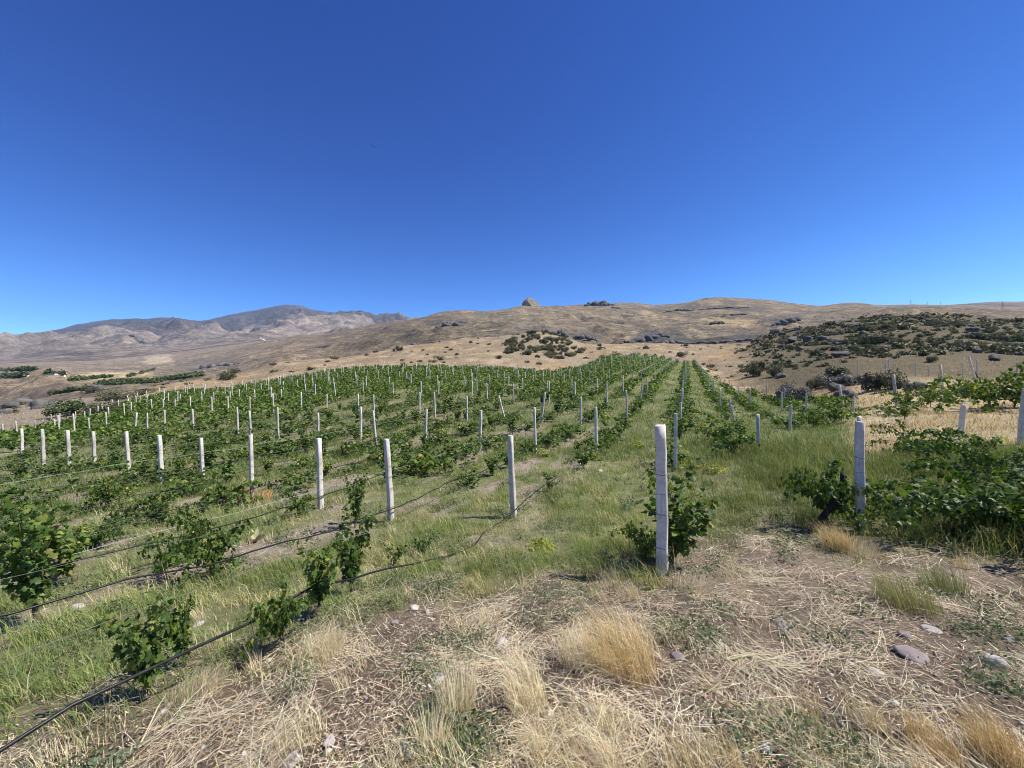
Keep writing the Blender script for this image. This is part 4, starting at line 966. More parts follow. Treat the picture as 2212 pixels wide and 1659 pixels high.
tuft(1140, 1525, 110, 125, 380, PALE, [.45, .35, .2], 172, 'tall pale grass leaning below the white angular stone')
tuft(990, 1545, 90, 130, 300, PALE, [.35, .5, .15], 100, 'upright pale stalks in front of the large pinkish stone')
tuft(935, 1650, 60, 140, 160, PALE, [.4, .5, .1], 95, 'thin tall pale stalks beside the chalky stone')
tuft(1810, 1185, 70, 60, 520, [(0.70, 0.58, 0.34), (0.62, 0.46, 0.22)], [.6, .4], 178, 'straw-coloured tuft at the foot of the broken-topped post')
tuft(1850, 1195, 90, 40, 420, PALE, [.4, .4, .2], 0, 'flattened pale tuft spreading from the broken-topped post')
tuft(1960, 1310, 130, 80, 620, [(0.22, 0.26, 0.08), (0.34, 0.33, 0.13), (0.55, 0.47, 0.24)], [.45, .35, .2], 150, 'green and yellow tuft on bare ground below the huge dark vine')
tuft(2040, 1275, 90, 60, 380, [(0.20, 0.25, 0.08), (0.32, 0.32, 0.13)], [.55, .45], 100, 'second green tuft just beyond the green and yellow one')
tuft(515, 1080, 45, 32, 260, [(0.55, 0.30, 0.13), (0.62, 0.40, 0.2)], [.6, .4], 90, 'orange dry tuft at the foot of a concrete post', (0.1, .8), (0.002, 0.004))
tuft(565, 1082, 40, 26, 220, [(0.55, 0.30, 0.13), (0.62, 0.40, 0.2)], [.6, .4], 90, 'smaller orange dry tuft beside the concrete post', (0.1, .8), (0.002, 0.004))
tuft(690, 1420, 110, 70, 420, PALE, [.4, .45, .15], 30, 'yellow dry grass under the bushy leaning vine')
tuft(420, 1500, 120, 60, 420, PALE, [.35, .5, .15], 20, 'dry yellow grass below the small hose-side vine')
tuft(1500, 1275, 90, 34, 420, PALE, [.5, .3, .2], 10, 'pale flattened straw sheaf beside the chipped white post')
tuft(1925, 922, 75, 22, 700, PALE, [.5, .3, .2], 60, 'pale straw heap behind the broken-topped post', (0.2, 1.0), (0.003, 0.006))
# yellow-flowering weeds
def yweed(px, py, wpx, lab):
    p = hit(px, py); s = wpx / FPX * p[1]; n = 170
    e = empty('yellow_weed', tuple(p)); tag(e, lab, 'weed', 'yellow-flowering weeds')
    a = rng.uniform(0, 6.28, n); q = np.sqrt(rng.uniform(0, 1, n)) * s * 0.5; z = rng.uniform(0.3, 1, n) * s * 0.5 * (1 - 0.5 * (q / (s * .5)) ** 2)
    o = np.column_stack([np.cos(a), np.sin(a), np.ones(n)]); P = np.column_stack([np.cos(a) * q, np.sin(a) * q, z])
    sz = rng.uniform(0.02, 0.05, n) * max(1, p[1] / 7)
    V, F, C = leaves(P, sz, o, pick([(0.42, 0.40, 0.03), (0.30, 0.33, 0.04), (0.2, 0.26, 0.05)], n, 0.15), DIA, DIA_F); build('flowers', V, F, M_BLADE, C, e)
    B = np.zeros((60, 3)); a = rng.uniform(0, 6.28, 60); B[:, 0] = np.cos(a) * s * .1; B[:, 1] = np.sin(a) * s * .1
    V, F, C = blades(B, rng.uniform(.4, .9, 60) * s * .5, np.full(60, 0.006) * max(1, p[1] / 7), a, rng.uniform(.3, 1, 60), pick([(0.14, 0.2, 0.05), (0.22, 0.26, 0.06)], 60)); build('stems', V, F, M_BLADE, C, e)
for px, py, w_, lab in [(1478, 1008, 36, 'bright yellow weed in the grassy lane past the chipped white post'), (1545, 1022, 44, 'yellow-green weed right of the bright yellow one in the lane'),
    (1378, 968, 34, 'yellow weed between rows, level with the chipped post top'), (885, 1020, 46, 'yellow-green weed patch beyond the slim pale post'), (805, 1000, 40, 'olive yellow weed patch left of the yellow-green one'),
    (790, 945, 30, 'small yellow weed near the second line of posts'), (1175, 985, 26, 'small yellow weed in straw beyond the square dark-faced post'), (1170, 1188, 56, 'broad yellowing weed on dry ground left of the chipped white post'),
    (950, 938, 26, 'yellow weed half hidden between the middle rows'), (1500, 890, 22, 'yellow weed high in the grassy lane'), (1520, 925, 24, 'yellow weed beside the dark vine in the lane'), (1310, 905, 20, 'small yellow weed by a far concrete post'),
    (700, 1015, 30, 'olive yellow weed between two concrete posts')]:
    yweed(px, py, w_, lab)
# pale rosette of long felted leaves
p = hit(552, 1172); e = empty('rosette_plant', tuple(p)); tag(e, 'pale rosette of long pointed leaves on bare soil by a black hose', 'plant')
for i in range(11):
    a = i * 2.4; ln = 0.27 * random.uniform(0.7, 1.1); el = R(random.uniform(38, 72)); w_ = ln * 0.14
    d = np.array([math.cos(a) * math.cos(el), math.sin(a) * math.cos(el), math.sin(el)]); sd = np.array([-math.sin(a), math.cos(a), 0])
    pts = [d * ln * t + np.array([0, 0, -0.10 * ln * t * t]) for t in np.linspace(0, 1, 6)]; ww = np.array([0.35, 0.8, 1, 0.9, 0.55, 0.03]) * w_
    V = np.concatenate([[q - sd * k, q + np.array([0, 0, -0.25 * k]), q + sd * k] for q, k in zip(pts, ww)]); F = []
    for t in range(5): F += [(3 * t, 3 * t + 1, 3 * t + 4, 3 * t + 3), (3 * t + 1, 3 * t + 2, 3 * t + 5, 3 * t + 4)]
    build('leaf', V, np.array(F), M_PALELEAF, parent=e)
# thick leaning trunk beside the broken-topped post, and fallen canes
p = hit(1842, 1000); b = hit(1770, 1160)
pp = np.array([r1[0] - 0.05, r1[1] + 0.07, r1[2] + 0.80]); b = np.array([r1[0] - 0.62, r1[1] + 0.05, gz(r1[0] - 0.62, r1[1] + 0.05) - 0.05])
V, F = tube([b + (pp - b) * t + np.array([0.10 * math.sin(t * 4), 0.03 * math.sin(t * 7), 0.05 * math.sin(t * 3.1)]) for t in np.linspace(0, 1, 12)], np.linspace(0.045, 0.02, 12), 8)
tag(build('old_trunk', V, F, M_DARKWOOD, smooth_=True), 'thick dark twisted trunk leaning on the broken-topped post', 'trunk')
for px, py, L_, a, lab in [(1600, 1030, 0.9, 2.3, 'long bare pale cane arching over the grassy lane'), (2125, 1650, 0.16, 0.7, 'short pale broken stick by the golden corner tuft'), (1600, 1425, 0.25, 0.3, 'short dry stick on the straw')]:
    p = hit(px, py); d = np.array([math.cos(a), math.sin(a), 0]); pts = []
    for t in np.linspace(-.5, .5, 9):
        q = p + d * L_ * t; q[2] = gz(q[0], q[1]) + 0.02 + (0.22 * (0.25 - t * t) if L_ > .5 else 0.0); pts.append(q)
    V, F = tube(pts, 0.007, 6); tag(build('dry_stick', V, F, M_PALELEAF), lab, 'stick')

# ------------------------------------------------------------------ shrubs and boulders
SH_C = {'olive': [(0.105, 0.115, 0.060), (0.14, 0.145, 0.075), (0.19, 0.185, 0.105)], 'dark': [(0.070, 0.076, 0.046), (0.098, 0.10, 0.06), (0.135, 0.135, 0.08)],
        'grey': [(0.17, 0.16, 0.15), (0.22, 0.21, 0.195), (0.13, 0.125, 0.12)], 'green': [(0.055, 0.085, 0.03), (0.08, 0.115, 0.04), (0.11, 0.14, 0.055)]}
def shrub_mesh(kind, seed, n=1500, leaf=0.09):
    rs = np.random.default_rng(seed); nb = 9; B = np.column_stack([rs.normal(0, 0.42, nb), rs.normal(0, 0.42, nb), rs.uniform(0.25, 0.75, nb)]); br = rs.uniform(0.18, 0.5, nb)
    k = rs.integers(0, nb, n); d = rs.normal(0, 1, (n, 3)); d /= np.linalg.norm(d, axis=1, keepdims=True)
    P = B[k] + d * (br[k] * rs.uniform(0.3, 1.25, n) ** 0.7)[:, None]; P[:, 2] = np.abs(P[:, 2]) * 0.9
    return leaves(P, rs.uniform(0.6, 1.4, n) * leaf, d, pick(SH_C[kind], n, 0.2), HEX, HEX_F, droop=0.1, spread=0.8)
SHM = {}
for kind in SH_C:
    for i in range(4):
        V, F, C = shrub_mesh(kind, 300 + i + 10 * len(kind), 2600, 0.075); a = build('crown', V, F, M_SHRUB, C)
        st = Acc()
        for q in range(5):
            an = q * 1.3 + i; st.add(*tube([(0, 0, -0.1), (0.12 * math.cos(an), 0.12 * math.sin(an), 0.2), (0.35 * math.cos(an), 0.35 * math.sin(an), 0.5)], [0.05, 0.035, 0.015], 5, cap=False))
        t = st.build('stems', M_BARK); SHM[kind, i] = (a.data, t.data); bpy.data.objects.remove(a); bpy.data.objects.remove(t)
def put_shrub(kind, loc, sx, sz, lab, group):
    e = empty('shrub', loc, random.uniform(0, 6.28), (sx, sx * random.uniform(.85, 1.15), sz)); tag(e, lab, 'shrub', group)
    for nm, me in zip(('crown', 'stems'), SHM[kind, random.randrange(4)]):
        o = bpy.data.objects.new(nm, me); COL.objects.link(o); o.parent = e
def at(px, Y):
    X = (px - 1106) / FPX * Y; return (X, Y, gz(X, Y))
NAMED_SH = [(1640, 812, 44, 40, 'olive', 'wide olive shrub on dry grass just above the last right-hand rows'), (1672, 815, 30, 28, 'olive', 'smaller olive shrub touching the wide olive one'),
    (1895, 843, 62, 50, 'dark', 'big dark round bush at the head of the dry terrace'), (1800, 828, 62, 44, 'olive', 'grey-green spreading bush left of the big dark round bush'),
    (1760, 842, 40, 28, 'olive', 'small grey-green bush below the spreading one'), (1715, 868, 62, 42, 'grey', 'grey leafless brushwood heap on the dry slope'), (1838, 832, 74, 28, 'grey', 'grey bare brushwood beside the flat rock'),
    (1950, 838, 40, 20, 'grey', 'low grey-green bush right of the big dark round bush'), (492, 820, 34, 24, 'olive', 'olive shrub on the crest above the valley orchards'), (507, 806, 20, 14, 'olive', 'small olive shrub just above the crest shrub'),
    (253, 866, 52, 26, 'olive', 'broad grey-green shrub beyond the valley-side row ends'), (240, 892, 48, 26, 'olive', 'rounded grey-green shrub nearest the valley-side row ends'), (165, 895, 90, 34, 'green', 'wide low green shrub on the ravine side'),
    (203, 848, 24, 16, 'dark', 'dark round shrub by the grey rock spire'), (310, 852, 26, 14, 'olive', 'small olive shrub on the golden slope'), (590, 790, 14, 9, 'olive', 'lone small shrub on the golden crest'),
    (860, 758, 17, 12, 'dark', 'dark round shrub alone on the golden slope'), (1100, 742, 20, 12, 'dark', 'dark shrub at the edge of the bushy knoll'), (1098, 764, 20, 11, 'dark', 'dark shrub lower on the golden slope beside the knoll'),
    (1078, 775, 14, 9, 'dark', 'small dark shrub under the golden slope'), (950, 778, 18, 10, 'olive', 'shrub pair member low on the golden slope'), (872, 790, 12, 8, 'olive', 'small shrub right above the far posts'),
    (1470, 770, 20, 12, 'dark', 'dark shrub on the golden slope above the far row ends'), (1395, 754, 12, 8, 'dark', 'small dark shrub near the golden crest'), (1297, 748, 10, 7, 'dark', 'tiny dark shrub beside the bushy knoll'),
    (1480, 748, 14, 7, 'dark', 'tiny dark shrub on the golden crest'), (2012, 782, 24, 18, 'olive', 'round olive shrub below the boulders'), (880, 745, 30, 6, 'olive', 'low shrub line on the golden crest')]
for px, py, wpx, hpx, kind, lab in NAMED_SH:
    p = hit(px, py); k = p[1] / FPX; put_shrub(kind, tuple(p), wpx * k * 0.55, hpx * k * 0.95, lab, 'shrubs on the slopes')
def bush_field(n, box, fn, kinds, size, what, group, mass):
    k = 0; tries = 0; acc = []
    while k < n and tries < 40 * n:
        tries += 1; px = random.uniform(box[0], box[1]); Y = math.exp(random.uniform(math.log(box[2]), math.log(box[3]))); X = (px - 1106) / FPX * Y
        if random.random() > fn(px, X, Y): continue
        acc.append((X, Y, px)); k += 1
    return acc
def knoll(px, X, Y):
    e = ((px - 1175) / 82) ** 2 + ((Y - 142) / 32) ** 2
    return 1.0 if e < 1 else 0.0
kn = bush_field(95, (1080, 1275, 108, 176), knoll, None, None, None, None, None)
kn.sort(key=lambda t: t[1])
for i, (X, Y, px) in enumerate(kn):
    s = random.uniform(0.8, 1.6); put_shrub(random.choice(['dark', 'olive', 'olive']), (X, Y, gz(X, Y)), s, s * 1.2, 'rounded dark olive shrub, one of many on the stony knoll', 'shrubs on the stony knoll')
def scrub(px, X, Y):
    v = 0.5 + 0.9 * float(fbm(np.array([X / 22.]), np.array([Y / 22.]), 3, 301)[0]) - 0.25
    lim = np.interp(px, [1600, 1680, 1760, 1900, 2050, 2300], [150, 118, 98, 84, 76, 70]); lo = np.interp(px, [1850, 1950, 2010, 2080, 2140], [0, 0, 0.6, 0.6, 0])
    edge = sstep(lim - 8, lim + 14, Y) * sstep(1600, 1680, px)
    gap = math.exp(-((px - 1990) / 110) ** 2 - ((Y - 92) / 14) ** 2)
    return float(edge) * max(v, 0.05) * (1 - gap)
sc_ = bush_field(250, (1610, 2330, 70, 182), scrub, None, None, None, None, None)
sc_.sort(key=lambda t: t[1])
for i, (X, Y, px) in enumerate(sc_[:170]):
    s = random.lognormvariate(0.08, 0.35); put_shrub(random.choice(['dark', 'olive', 'dark', 'olive', 'green']), (X, Y, gz(X, Y)), s, s * random.uniform(.95, 1.3), 'dark olive shrub, one of many among the boulders of the scrub hill', 'shrubs on the scrub hill')
mass = Acc()
for X, Y, px in sc_[170:]:
    s = random.lognormvariate(0.3, 0.35); V, F, C = shrub_mesh(random.choice(['dark', 'olive']), random.randrange(999), 260, 0.24); mass.add(V * [s, s, s * .85] + [X, Y, gz(X, Y)], F, C)
for X, Y, px in bush_field(950, (1590, 2330, 55, 182), lambda px, X, Y: max(scrub(px, X, Y), 0.2 * float(sstep(66, 84, Y))), None, None, None, None, None):
    s = random.lognormvariate(-0.35, 0.4); V, F, C = shrub_mesh(random.choice(['dark', 'olive', 'olive']), random.randrange(999), 90, 0.33); mass.add(V * [s, s, s * 1.1] + [X, Y, gz(X, Y)], F, C)
for X, Y, px in bush_field(150, (-60, 1300, 95, 230), lambda px, X, Y: float((1 - in_vine(np.array([X]), np.array([Y]))[0]) * (0.1 + 0.6 * sstep(0, 1, fbm(np.array([X / 30.]), np.array([Y / 30.]), 2, 311) + 0.3)[0]) * (0.4 if px > 420 else 1)), None, None, None, None, None):
    s = random.lognormvariate(-0.35, 0.4); V, F, C = shrub_mesh(random.choice(['dark', 'olive', 'olive']), random.randrange(999), 170, 0.27); mass.add(V * [s, s, s * .8] + [X, Y, gz(X, Y)], F, C)
for X, Y, px in bush_field(90, (1290, 1900, 75, 190), lambda px, X, Y: float(1 - in_vine(np.array([X]), np.array([Y]))[0]) * 0.5, None, None, None, None, None):
    s = random.lognormvariate(-0.5, 0.4); V, F, C = shrub_mesh(random.choice(['dark', 'olive', 'olive']), random.randrange(999), 150, 0.28); mass.add(V * [s, s, s * .75] + [X, Y, gz(X, Y)], F, C)
tag(mass.build('distant_scrub', M_SHRUB), 'mass of low scrub dotted over the slopes', 'scrub', kind='stuff')
BLD = []
for i in range(7):
    V, F = rock_mesh(500 + i, 3, 10, 0.8, 0.13, random.uniform(1, 1.35)); o = build('boulder', V, F, M_ROCK); BLD.append(o.data); bpy.data.objects.remove(o)
def put_boulder(loc, s, lab, group, me=None):
    o = bpy.data.objects.new('boulder', me or BLD[random.randrange(7)]); COL.objects.link(o); o.location = loc; o.scale = (s, s * random.uniform(.8, 1.2), s * random.uniform(.8, 1.1)); o.rotation_euler = (random.gauss(0, .15), random.gauss(0, .15), random.uniform(0, 6.28))
    tag(o, lab, 'boulder', group)
for px, py, wpx, lab in [(1711, 738, 20, 'large grey boulder at the valley end of the scrub hill'), (1745, 738, 20, 'flat-topped grey boulder right of the large end boulder'), (1797, 742, 22, 'grey boulder in the middle of the lower boulder line'), (1850, 712, 22, 'cracked boulder group on the scrub hill crest'),
    (1730, 755, 14, 'small dark boulder below the flat-topped one'), (1820, 770, 24, 'low dark boulder on the lower scrub slope'), (1805, 845, 28, 'flat dark rock ledge amid grey brushwood'), (1828, 858, 34, 'whitish boulder beside the flat rock ledge'), (1840, 862, 22, 'small white boulder right of the whitish one'), (1730, 862, 14, 'pale rubble stone left of the braced leaning post'), (1980, 843, 30, 'low grey boulder on the dry terrace'), (1690, 815, 18, 'white rubble rock beside the small olive shrub'), (2150, 778, 20, 'huge dark boulder at the foot of the scrub hill'), (2110, 762, 16, 'dark boulder uphill of the huge one')]:
    p = hit(px, py); s = wpx * p[1] / FPX * 0.5; put_boulder((p[0], p[1], p[2] + s * 0.3), s, lab, 'boulders on the slopes')
bl = bush_field(110, (1625, 2330, 74, 182), scrub, None, None, None, None, None)
for X, Y, px in bl:
    s = random.lognormvariate(-0.35, 0.4); put_boulder((X, Y, gz(X, Y) + s * 0.2), s, 'grey weathered boulder, one of many among the shrubs of the scrub hill', 'boulders on the scrub hill')
for px, py, wpx, lab in [(20, 880, 30, 'rounded brown rock outcrop at the edge of the ravine'), (48, 872, 34, 'dark rock shelf in the ravine'), (90, 880, 30, 'grey rubble outcrop on the ravine side'), (8, 895, 26, 'broad brown rock hump by the row ends')]:
    p = hit(px, py, 60); s = wpx * p[1] / FPX * 0.5; put_boulder((p[0], p[1], p[2] + s * 0.1), s, lab, 'outcrops in the ravine')

# ------------------------------------------------------------------ far rocks, trees, houses, masts
def outcrop(px, py, Y, wpx, hpx, lab, mat, seed, name='rock_outcrop', depth=0.8, planes=18):
    p = hit(px, py + hpx * 0.5, Y * 0.6, Y * 1.7); k = p[1] / FPX; rs = random.Random(seed); q = Acc(); w_, h_ = wpx * k, hpx * k
    nc = int(min(max(5, wpx / hpx * 2.2), 14))
    for i in range(nc):
        t = (i + 0.5) / nc * 2 - 1 + rs.uniform(-.12, .12); env = (1 - 0.6 * t * t)
        V, F = rock_mesh(seed * 7 + i, 2, 9, 1.0, 0.10); r_ = h_ * rs.uniform(0.38, 0.66) * env
        V = V * [max(w_ / nc * rs.uniform(0.8, 1.5), r_ * 0.8), r_ * rs.uniform(0.9, 1.5), r_]; x, y = p[0] + t * w_ * 0.46, p[1] + rs.uniform(-.6, .6) * h_
        q.add(V + [x, y, gz(x, y) + r_ * 0.35], F)
    o = q.build(name, mat); tag(o, lab, 'rock', 'rock outcrops on the hills'); return o
kb = Acc(); V, F = rock_mesh(71, 5, 9, 1.0, 0.05); kk = 1400 / FPX
d = ray(1148, 666); b0 = d / d[1] * 1395 + np.array([0, 0, EYE])
zz = np.clip((V[:, 2] + 1) / 2, 0, 1); V2 = np.column_stack([V[:, 0] * (0.42 + 0.95 * np.clip(0.62 - zz, 0, 1) ** 1.1 / 0.6), V[:, 1] * (0.42 + 0.6 * np.clip(0.62 - zz, 0, 1)), V[:, 2]]) * [40 * kk, 26 * kk, 20 * kk]
o = build('rock_outcrop', V2, F, M_KNOB); o.location = b0; tag(o, 'rounded rock knob standing on the far brown ridge', 'rock', 'rock outcrops on the hills')
outcrop(1290, 653, 1380, 48, 12, 'dark flat crag on the far ridge right of the rock knob', M_CLIFF, 72); outcrop(1310, 656, 1380, 36, 8, 'lower step of the dark flat crag', M_CLIFF, 73)
outcrop(1330, 664, 1340, 22, 4, 'thin dark ledge below the dark flat crag', M_CLIFF, 74)
for i, (px, py, Y, w_, h_, lab) in enumerate([(1215, 718, 560, 20, 17, 'dark square cliff stack at the foot of the far hill'), (1258, 724, 540, 34, 14, 'dark cliff face right of the square stack'), (1278, 728, 535, 26, 10, 'low dark cliff right of the cliff face'),
    (1405, 728, 560, 80, 18, 'broad grey rock face under the far hill'), (1440, 738, 520, 90, 10, 'dark rock band along the hill foot'), (1530, 738, 520, 110, 9, 'long dark lava-like band beyond the golden crest'), (1600, 733, 540, 90, 8, 'dark band end near the scrub hill'), (1345, 738, 520, 40, 9, 'grey rubble face left of the broad rock face'),
    (1470, 668, 1250, 70, 5, 'dark strata ledge under the ridge top'), (1570, 664, 1300, 110, 5, 'long dark strata ledge on the highest hill'), (1590, 678, 1200, 60, 5, 'short dark ledge below the long one'), (1545, 695, 1000, 40, 8, 'dark rock step beside the smooth golden hillock'), (1700, 690, 1000, 60, 12, 'dark slope rock left of the saddle'),
    (973, 698, 1150, 70, 10, 'grey rocky scar on the brown hill flank'), (1000, 694, 1150, 20, 5, 'small dark crag on the rocky scar'), (700, 748, 950, 34, 4, 'thin dark ledge low on the brown hillside'), (450, 790, 700, 60, 10, 'dark broken crag above the orchard strip'), (490, 785, 690, 50, 9, 'second dark broken crag above the orchard strip'), (890, 744, 420, 44, 10, 'dark rocks on the crest of the golden slope'), (945, 738, 420, 48, 9, 'second group of dark rocks on the golden crest'), (300, 732, 2800, 44, 9, 'grey rocky hillock before the mountains'), (1670, 730, 420, 46, 9, 'dark rocks behind the end of the scrub hill')]):
    outcrop(px, py, Y, w_, h_, lab, M_CLIFF, 80 + i)
outcrop(213, 834, 330, 14, 18, 'pointed grey rock spire by the poplars in the valley', M_ROCK, 120, 'rock_spire')
# pale cut bank and white scree draped on the slopes
def drape(name, pts, Y, mat, lab, cat, up=1.2):
    V = []
    for px, py in pts:
        p = hit(px, py, Y * 0.5, Y * 1.7); V.append([p[0], p[1], p[2] + up])
    n = len(V) // 2; F = [(i, i + 1, n + i + 1, n + i) for i in range(n - 1)]
    tag(build(name, np.array(V), np.array(F), mat), lab, cat)
drape('scree_patch', [(561, 728), (565, 731), (570, 734), (575, 736), (561, 730), (564, 733), (569, 736), (574, 737)], 3000, M_WHITE, 'bright white scree patch low on the far mountain', 'scree', 2.5)
# poplars, orchards and the village in the valley
def poplar_mesh(seed):
    n = 420; rs = np.random.default_rng(seed); z = rs.uniform(0.1, 1, n); w_ = 0.16 * np.sin(np.clip(z, 0, 1) ** 0.7 * math.pi) ** 0.7 + 0.02; a = rs.uniform(0, 6.28, n); q = w_ * np.sqrt(rs.uniform(0, 1, n))
    o = np.column_stack([np.cos(a), np.sin(a), np.ones(n) * .6]); return leaves(np.column_stack([np.cos(a) * q, np.sin(a) * q, z]), rs.uniform(.03, .07, n), o, pick(SH_C['green'], n, .2), HEX, HEX_F)
POP = []
for i in range(3):
    V, F, C = poplar_mesh(i); a = build('crown', V, F, M_SHRUB, C); V, F = tube([(0, 0, -0.05), (0.01, 0, 0.1), (0, 0, 0.9)], [0.03, 0.025, 0.008], 6); b = build('trunk', V, F, M_BARK); POP.append((a.data, b.data)); bpy.data.objects.remove(a); bpy.data.objects.remove(b)
for px, py, hpx, lab in [(186, 843, 14, 'lone dark poplar left of the rock spire'), (204, 842, 16, 'taller dark poplar against the rock spire'), (209, 841, 12, 'short poplar touching the rock spire'), (196, 846, 9, 'small poplar between the two dark poplars'), (176, 850, 9, 'small round-topped tree at the stream line')]:
    p = hit(px, py, 200, 1500); h = hpx * p[1] / FPX; e = empty('poplar_tree', tuple(p), random.uniform(0, 6), (h * 1.2, h * 1.2, h)); tag(e, lab, 'tree')
    for nm, me in zip(('crown', 'trunk'), POP[random.randrange(3)]):
        o = bpy.data.objects.new(nm, me); COL.objects.link(o); o.parent = e
orch = Acc()
def orchard(poly, n, hm):
    """small trees packed between a lower and an upper edge line"""
    lo, hi = poly; cnt = 0
    for _ in range(n):
        t = random.random(); u = random.random(); px = lo[0][0] + (lo[1][0] - lo[0][0]) * t; y0 = lo[0][1] + (lo[1][1] - lo[0][1]) * t; y1 = hi[0][1] + (hi[1][1] - hi[0][1]) * t
        p = hit(px, y0 + (y1 - y0) * u, 250, 1800); m_ = 26; d = rng.normal(0, 1, (m_, 3)); d /= np.linalg.norm(d, axis=1, keepdims=True); s = hm * random.uniform(.7, 1.3)
        V, F, C = leaves(p + d * s * 0.5 * rng.uniform(.5, 1, (m_, 1)) + [0, 0, s * .5], rng.uniform(.3, .55, m_) * s, d, pick(SH_C['green'], m_, .2), HEX, HEX_F, droop=0); orch.add(V, F, C)
orchard([[(215, 833), (330, 828)], [(215, 826), (330, 822)]], 260, 2.6); orchard([[(330, 828), (437, 812)], [(330, 822), (437, 807)]], 150, 2.4); orchard([[(275, 816), (335, 800)], [(275, 811), (335, 796)]], 70, 3.0)
orchard([[(150, 824), (245, 815)], [(150, 821), (245, 813)]], 90, 3.2); orchard([[(0, 803), (78, 800)], [(0, 797), (78, 798)]], 110, 4); orchard([[(5, 818), (55, 815)], [(5, 811), (55, 810)]], 80, 4); orchard([[(110, 856), (200, 848)], [(112, 853), (200, 844)]], 90, 2.2); orchard([[(100, 808), (140, 810)], [(100, 806), (140, 808)]], 14, 4.0)
tag(orch.build('valley_orchards', M_SHRUB), 'dark green orchards packed along the valley floor', 'orchards', kind='stuff')
def house(px, py, wpx, hpx, lab, rz=0.2):
    p = hit(px, py, 300, 1800); k = p[1] / FPX; w_, h_ = wpx * k, hpx * k * 0.75; e = empty('village_house', tuple(p), rz); tag(e, lab, 'house', 'village houses'); dd = w_ * 0.6
    V = np.array([[x, y, z] for z in (-1.0, h_) for x, y in ((-w_ / 2, -dd / 2), (w_ / 2, -dd / 2), (w_ / 2, dd / 2), (-w_ / 2, dd / 2))]); F = np.array([(0, 1, 5, 4), (1, 2, 6, 5), (2, 3, 7, 6), (3, 0, 4, 7), (4, 5, 6, 7)]); build('wall', V, F, M_WHITEWALL, parent=e)
    a, c = w_ / 2 + .4, dd / 2 + .4; rh = h_ * 0.32; V = np.array([(-a, -c, h_ + .02), (a, -c, h_ + .02), (a, c, h_ + .02), (-a, c, h_ + .02), (-a, 0, h_ + rh), (a, 0, h_ + rh)]); F = np.array([(0, 1, 5, 4), (3, 4, 5, 2), (0, 4, 3, 3), (1, 2, 5, 5)])
    build('roof', V, np.array([(0, 1, 5, 4), (3, 4, 5, 2), (0, 3, 2, 1)]), M_ROOF, parent=e)
    for t in (-.28, .05, .3):
        x = t * w_; build('window', np.array([(x - .5, -dd / 2 - .03, h_ * .4), (x + .5, -dd / 2 - .03, h_ * .4), (x + .5, -dd / 2 - .03, h_ * .4 + 1.2), (x - .5, -dd / 2 - .03, h_ * .4 + 1.2)]), np.array([(0, 1, 2, 3)]), M_DARKWOOD, parent=e)
house(25, 812, 10, 8, 'tall white house amid dark orchard trees in the valley'); house(49, 807, 12, 4, 'long low white house right of the tall white one'); house(58, 813, 7, 4, 'small white house below the long low one'); house(5, 813, 6, 3, 'low white shed left of the tall white house'); house(115, 809, 12, 3, 'pale low building on the brown rise'); house(137, 812, 6, 3, 'small pale shed right of the pale low building')
def mast(px, py, Y, hpx, lab, arms=3):
    d = ray(px, py); X = d[0] / d[1] * Y; z = gz(X, Y); h = max(hpx * Y / FPX + max(0, EYE + d[2] / d[1] * Y - z), 6); e = empty('power_pylon', (X, Y, z)); tag(e, lab, 'pylon', 'power pylons on the ridge'); w_ = h * 0.09; s = Acc(); t_ = max(h * 0.008, 0.12)
    for a in (-1, 1):
        for b in (-1, 1): s.add(*tube([(a * w_, b * w_, -1), (a * w_ * .25, b * w_ * .25, h)], t_, 4))
    for q in range(7):
        f0, f1 = q / 7, (q + 1) / 7; r0, r1_ = w_ * (1 - .75 * f0), w_ * (1 - .75 * f1)
        for b in (-1, 1): s.add(*tube([(-r0, b * r0, h * f0), (r1_, b * r1_, h * f1)], t_ * .7, 4)); s.add(*tube([(r0, b * r0, h * f0), (-r1_, b * r1_, h * f1)], t_ * .7, 4))
    s.build('lattice_tower', M_STEEL, e)
    for q in range(arms):
        zz = h * (0.97 - 0.13 * q); V, F = tube([(-h * .16, 0, zz), (0, 0, zz + h * .03), (h * .16, 0, zz)], t_ * .9, 4); build('cross_arm', V, F, M_STEEL, parent=e)
mast(1967, 656, 1450, 8, 'tallest faint pylon on the far ridge behind the scrub hill'); mast(2003, 657, 1500, 6, 'short faint pylon next to the tallest one on the ridge'); mast(2032, 659, 1500, 7, 'faint pylon at the dip of the ridge'); mast(2166, 662, 1350, 11, 'faint pylon on the ridge near the edge of the view')
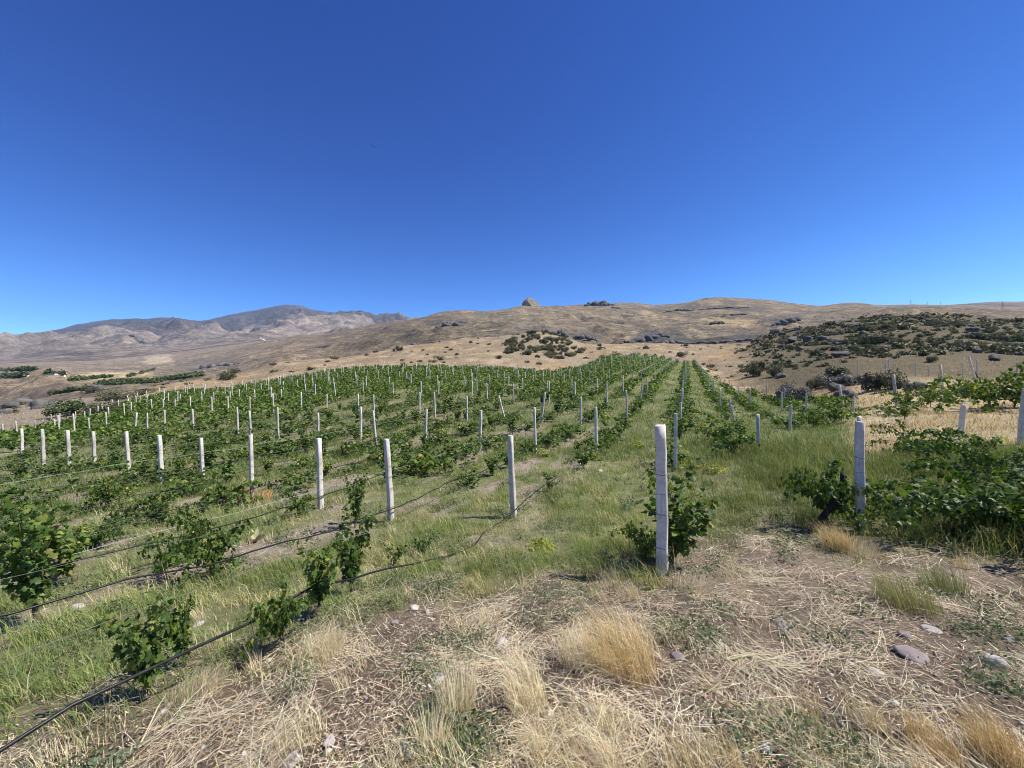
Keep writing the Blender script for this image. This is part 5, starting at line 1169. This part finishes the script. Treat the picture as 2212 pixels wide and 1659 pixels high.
# one bird, far up
d = ray(806, 316); loc = d / d[1] * 60 + np.array([0, 0, EYE]); e = empty('bird', tuple(loc), 0.6, 1.0); e.rotation_euler = (0.2, 0.5, 0.6); tag(e, 'tiny dark bird high in the blue sky', 'bird')
V, F = tube([(0, -.16, 0), (0, -.12, 0), (0, 0, .01), (0, .1, .01), (0, .15, .02), (0, .18, .015)], [.006, .02, .04, .03, .022, .006], 8); build('body', V, F, M_BIRD, parent=e, smooth_=True)
for sg in (-1, 1): build('wing', np.array([(sg * .03, .06, .02), (sg * .03, -.06, .02), (sg * .2, .09, .07), (sg * .2, -.03, .07), (sg * .38, .02, .05), (sg * .38, -.02, .05)]), np.array([(0, 1, 3, 2), (2, 3, 5, 4)]), M_BIRD, parent=e)
build('tail', np.array([(-.02, -.14, 0), (.02, -.14, 0), (.05, -.26, 0), (-.05, -.26, 0)]), np.array([(0, 1, 2, 3)]), M_BIRD, parent=e)

# ------------------------------------------------------------------ the air between here and the mountains
hz = bpy.data.materials.new('air'); hz.use_nodes = True; ht = hz.node_tree; ht.nodes.clear()
vo = ht.nodes.new('ShaderNodeVolumePrincipled'); oo = ht.nodes.new('ShaderNodeOutputMaterial'); ht.links.new(vo.outputs[0], oo.inputs['Volume'])
vo.inputs['Color'].default_value = (0.34, 0.56, 1.0, 1); vo.inputs['Density'].default_value = 4.0e-5; vo.inputs['Anisotropy'].default_value = 0.0
zs = [v for o in scene.objects if o.type == 'MESH' and o.get('kind') == 'structure' for v in ((o.matrix_world @ Vector(c)).z for c in o.bound_box)]
b_, z0, z1 = 9600.0, min(zs) - 1.0, max(zs) + 20.0
V = np.array([[x, y, z] for z in (z0, z1) for x, y in ((-b_, -b_), (b_, -b_), (b_, b_), (-b_, b_))]); F = np.array([(3, 2, 1, 0), (4, 5, 6, 7), (0, 1, 5, 4), (1, 2, 6, 5), (2, 3, 7, 6), (3, 0, 4, 7)])
o = build('haze', V, F, hz); tag(o, kind='stuff'); o.display_type = 'WIRE'
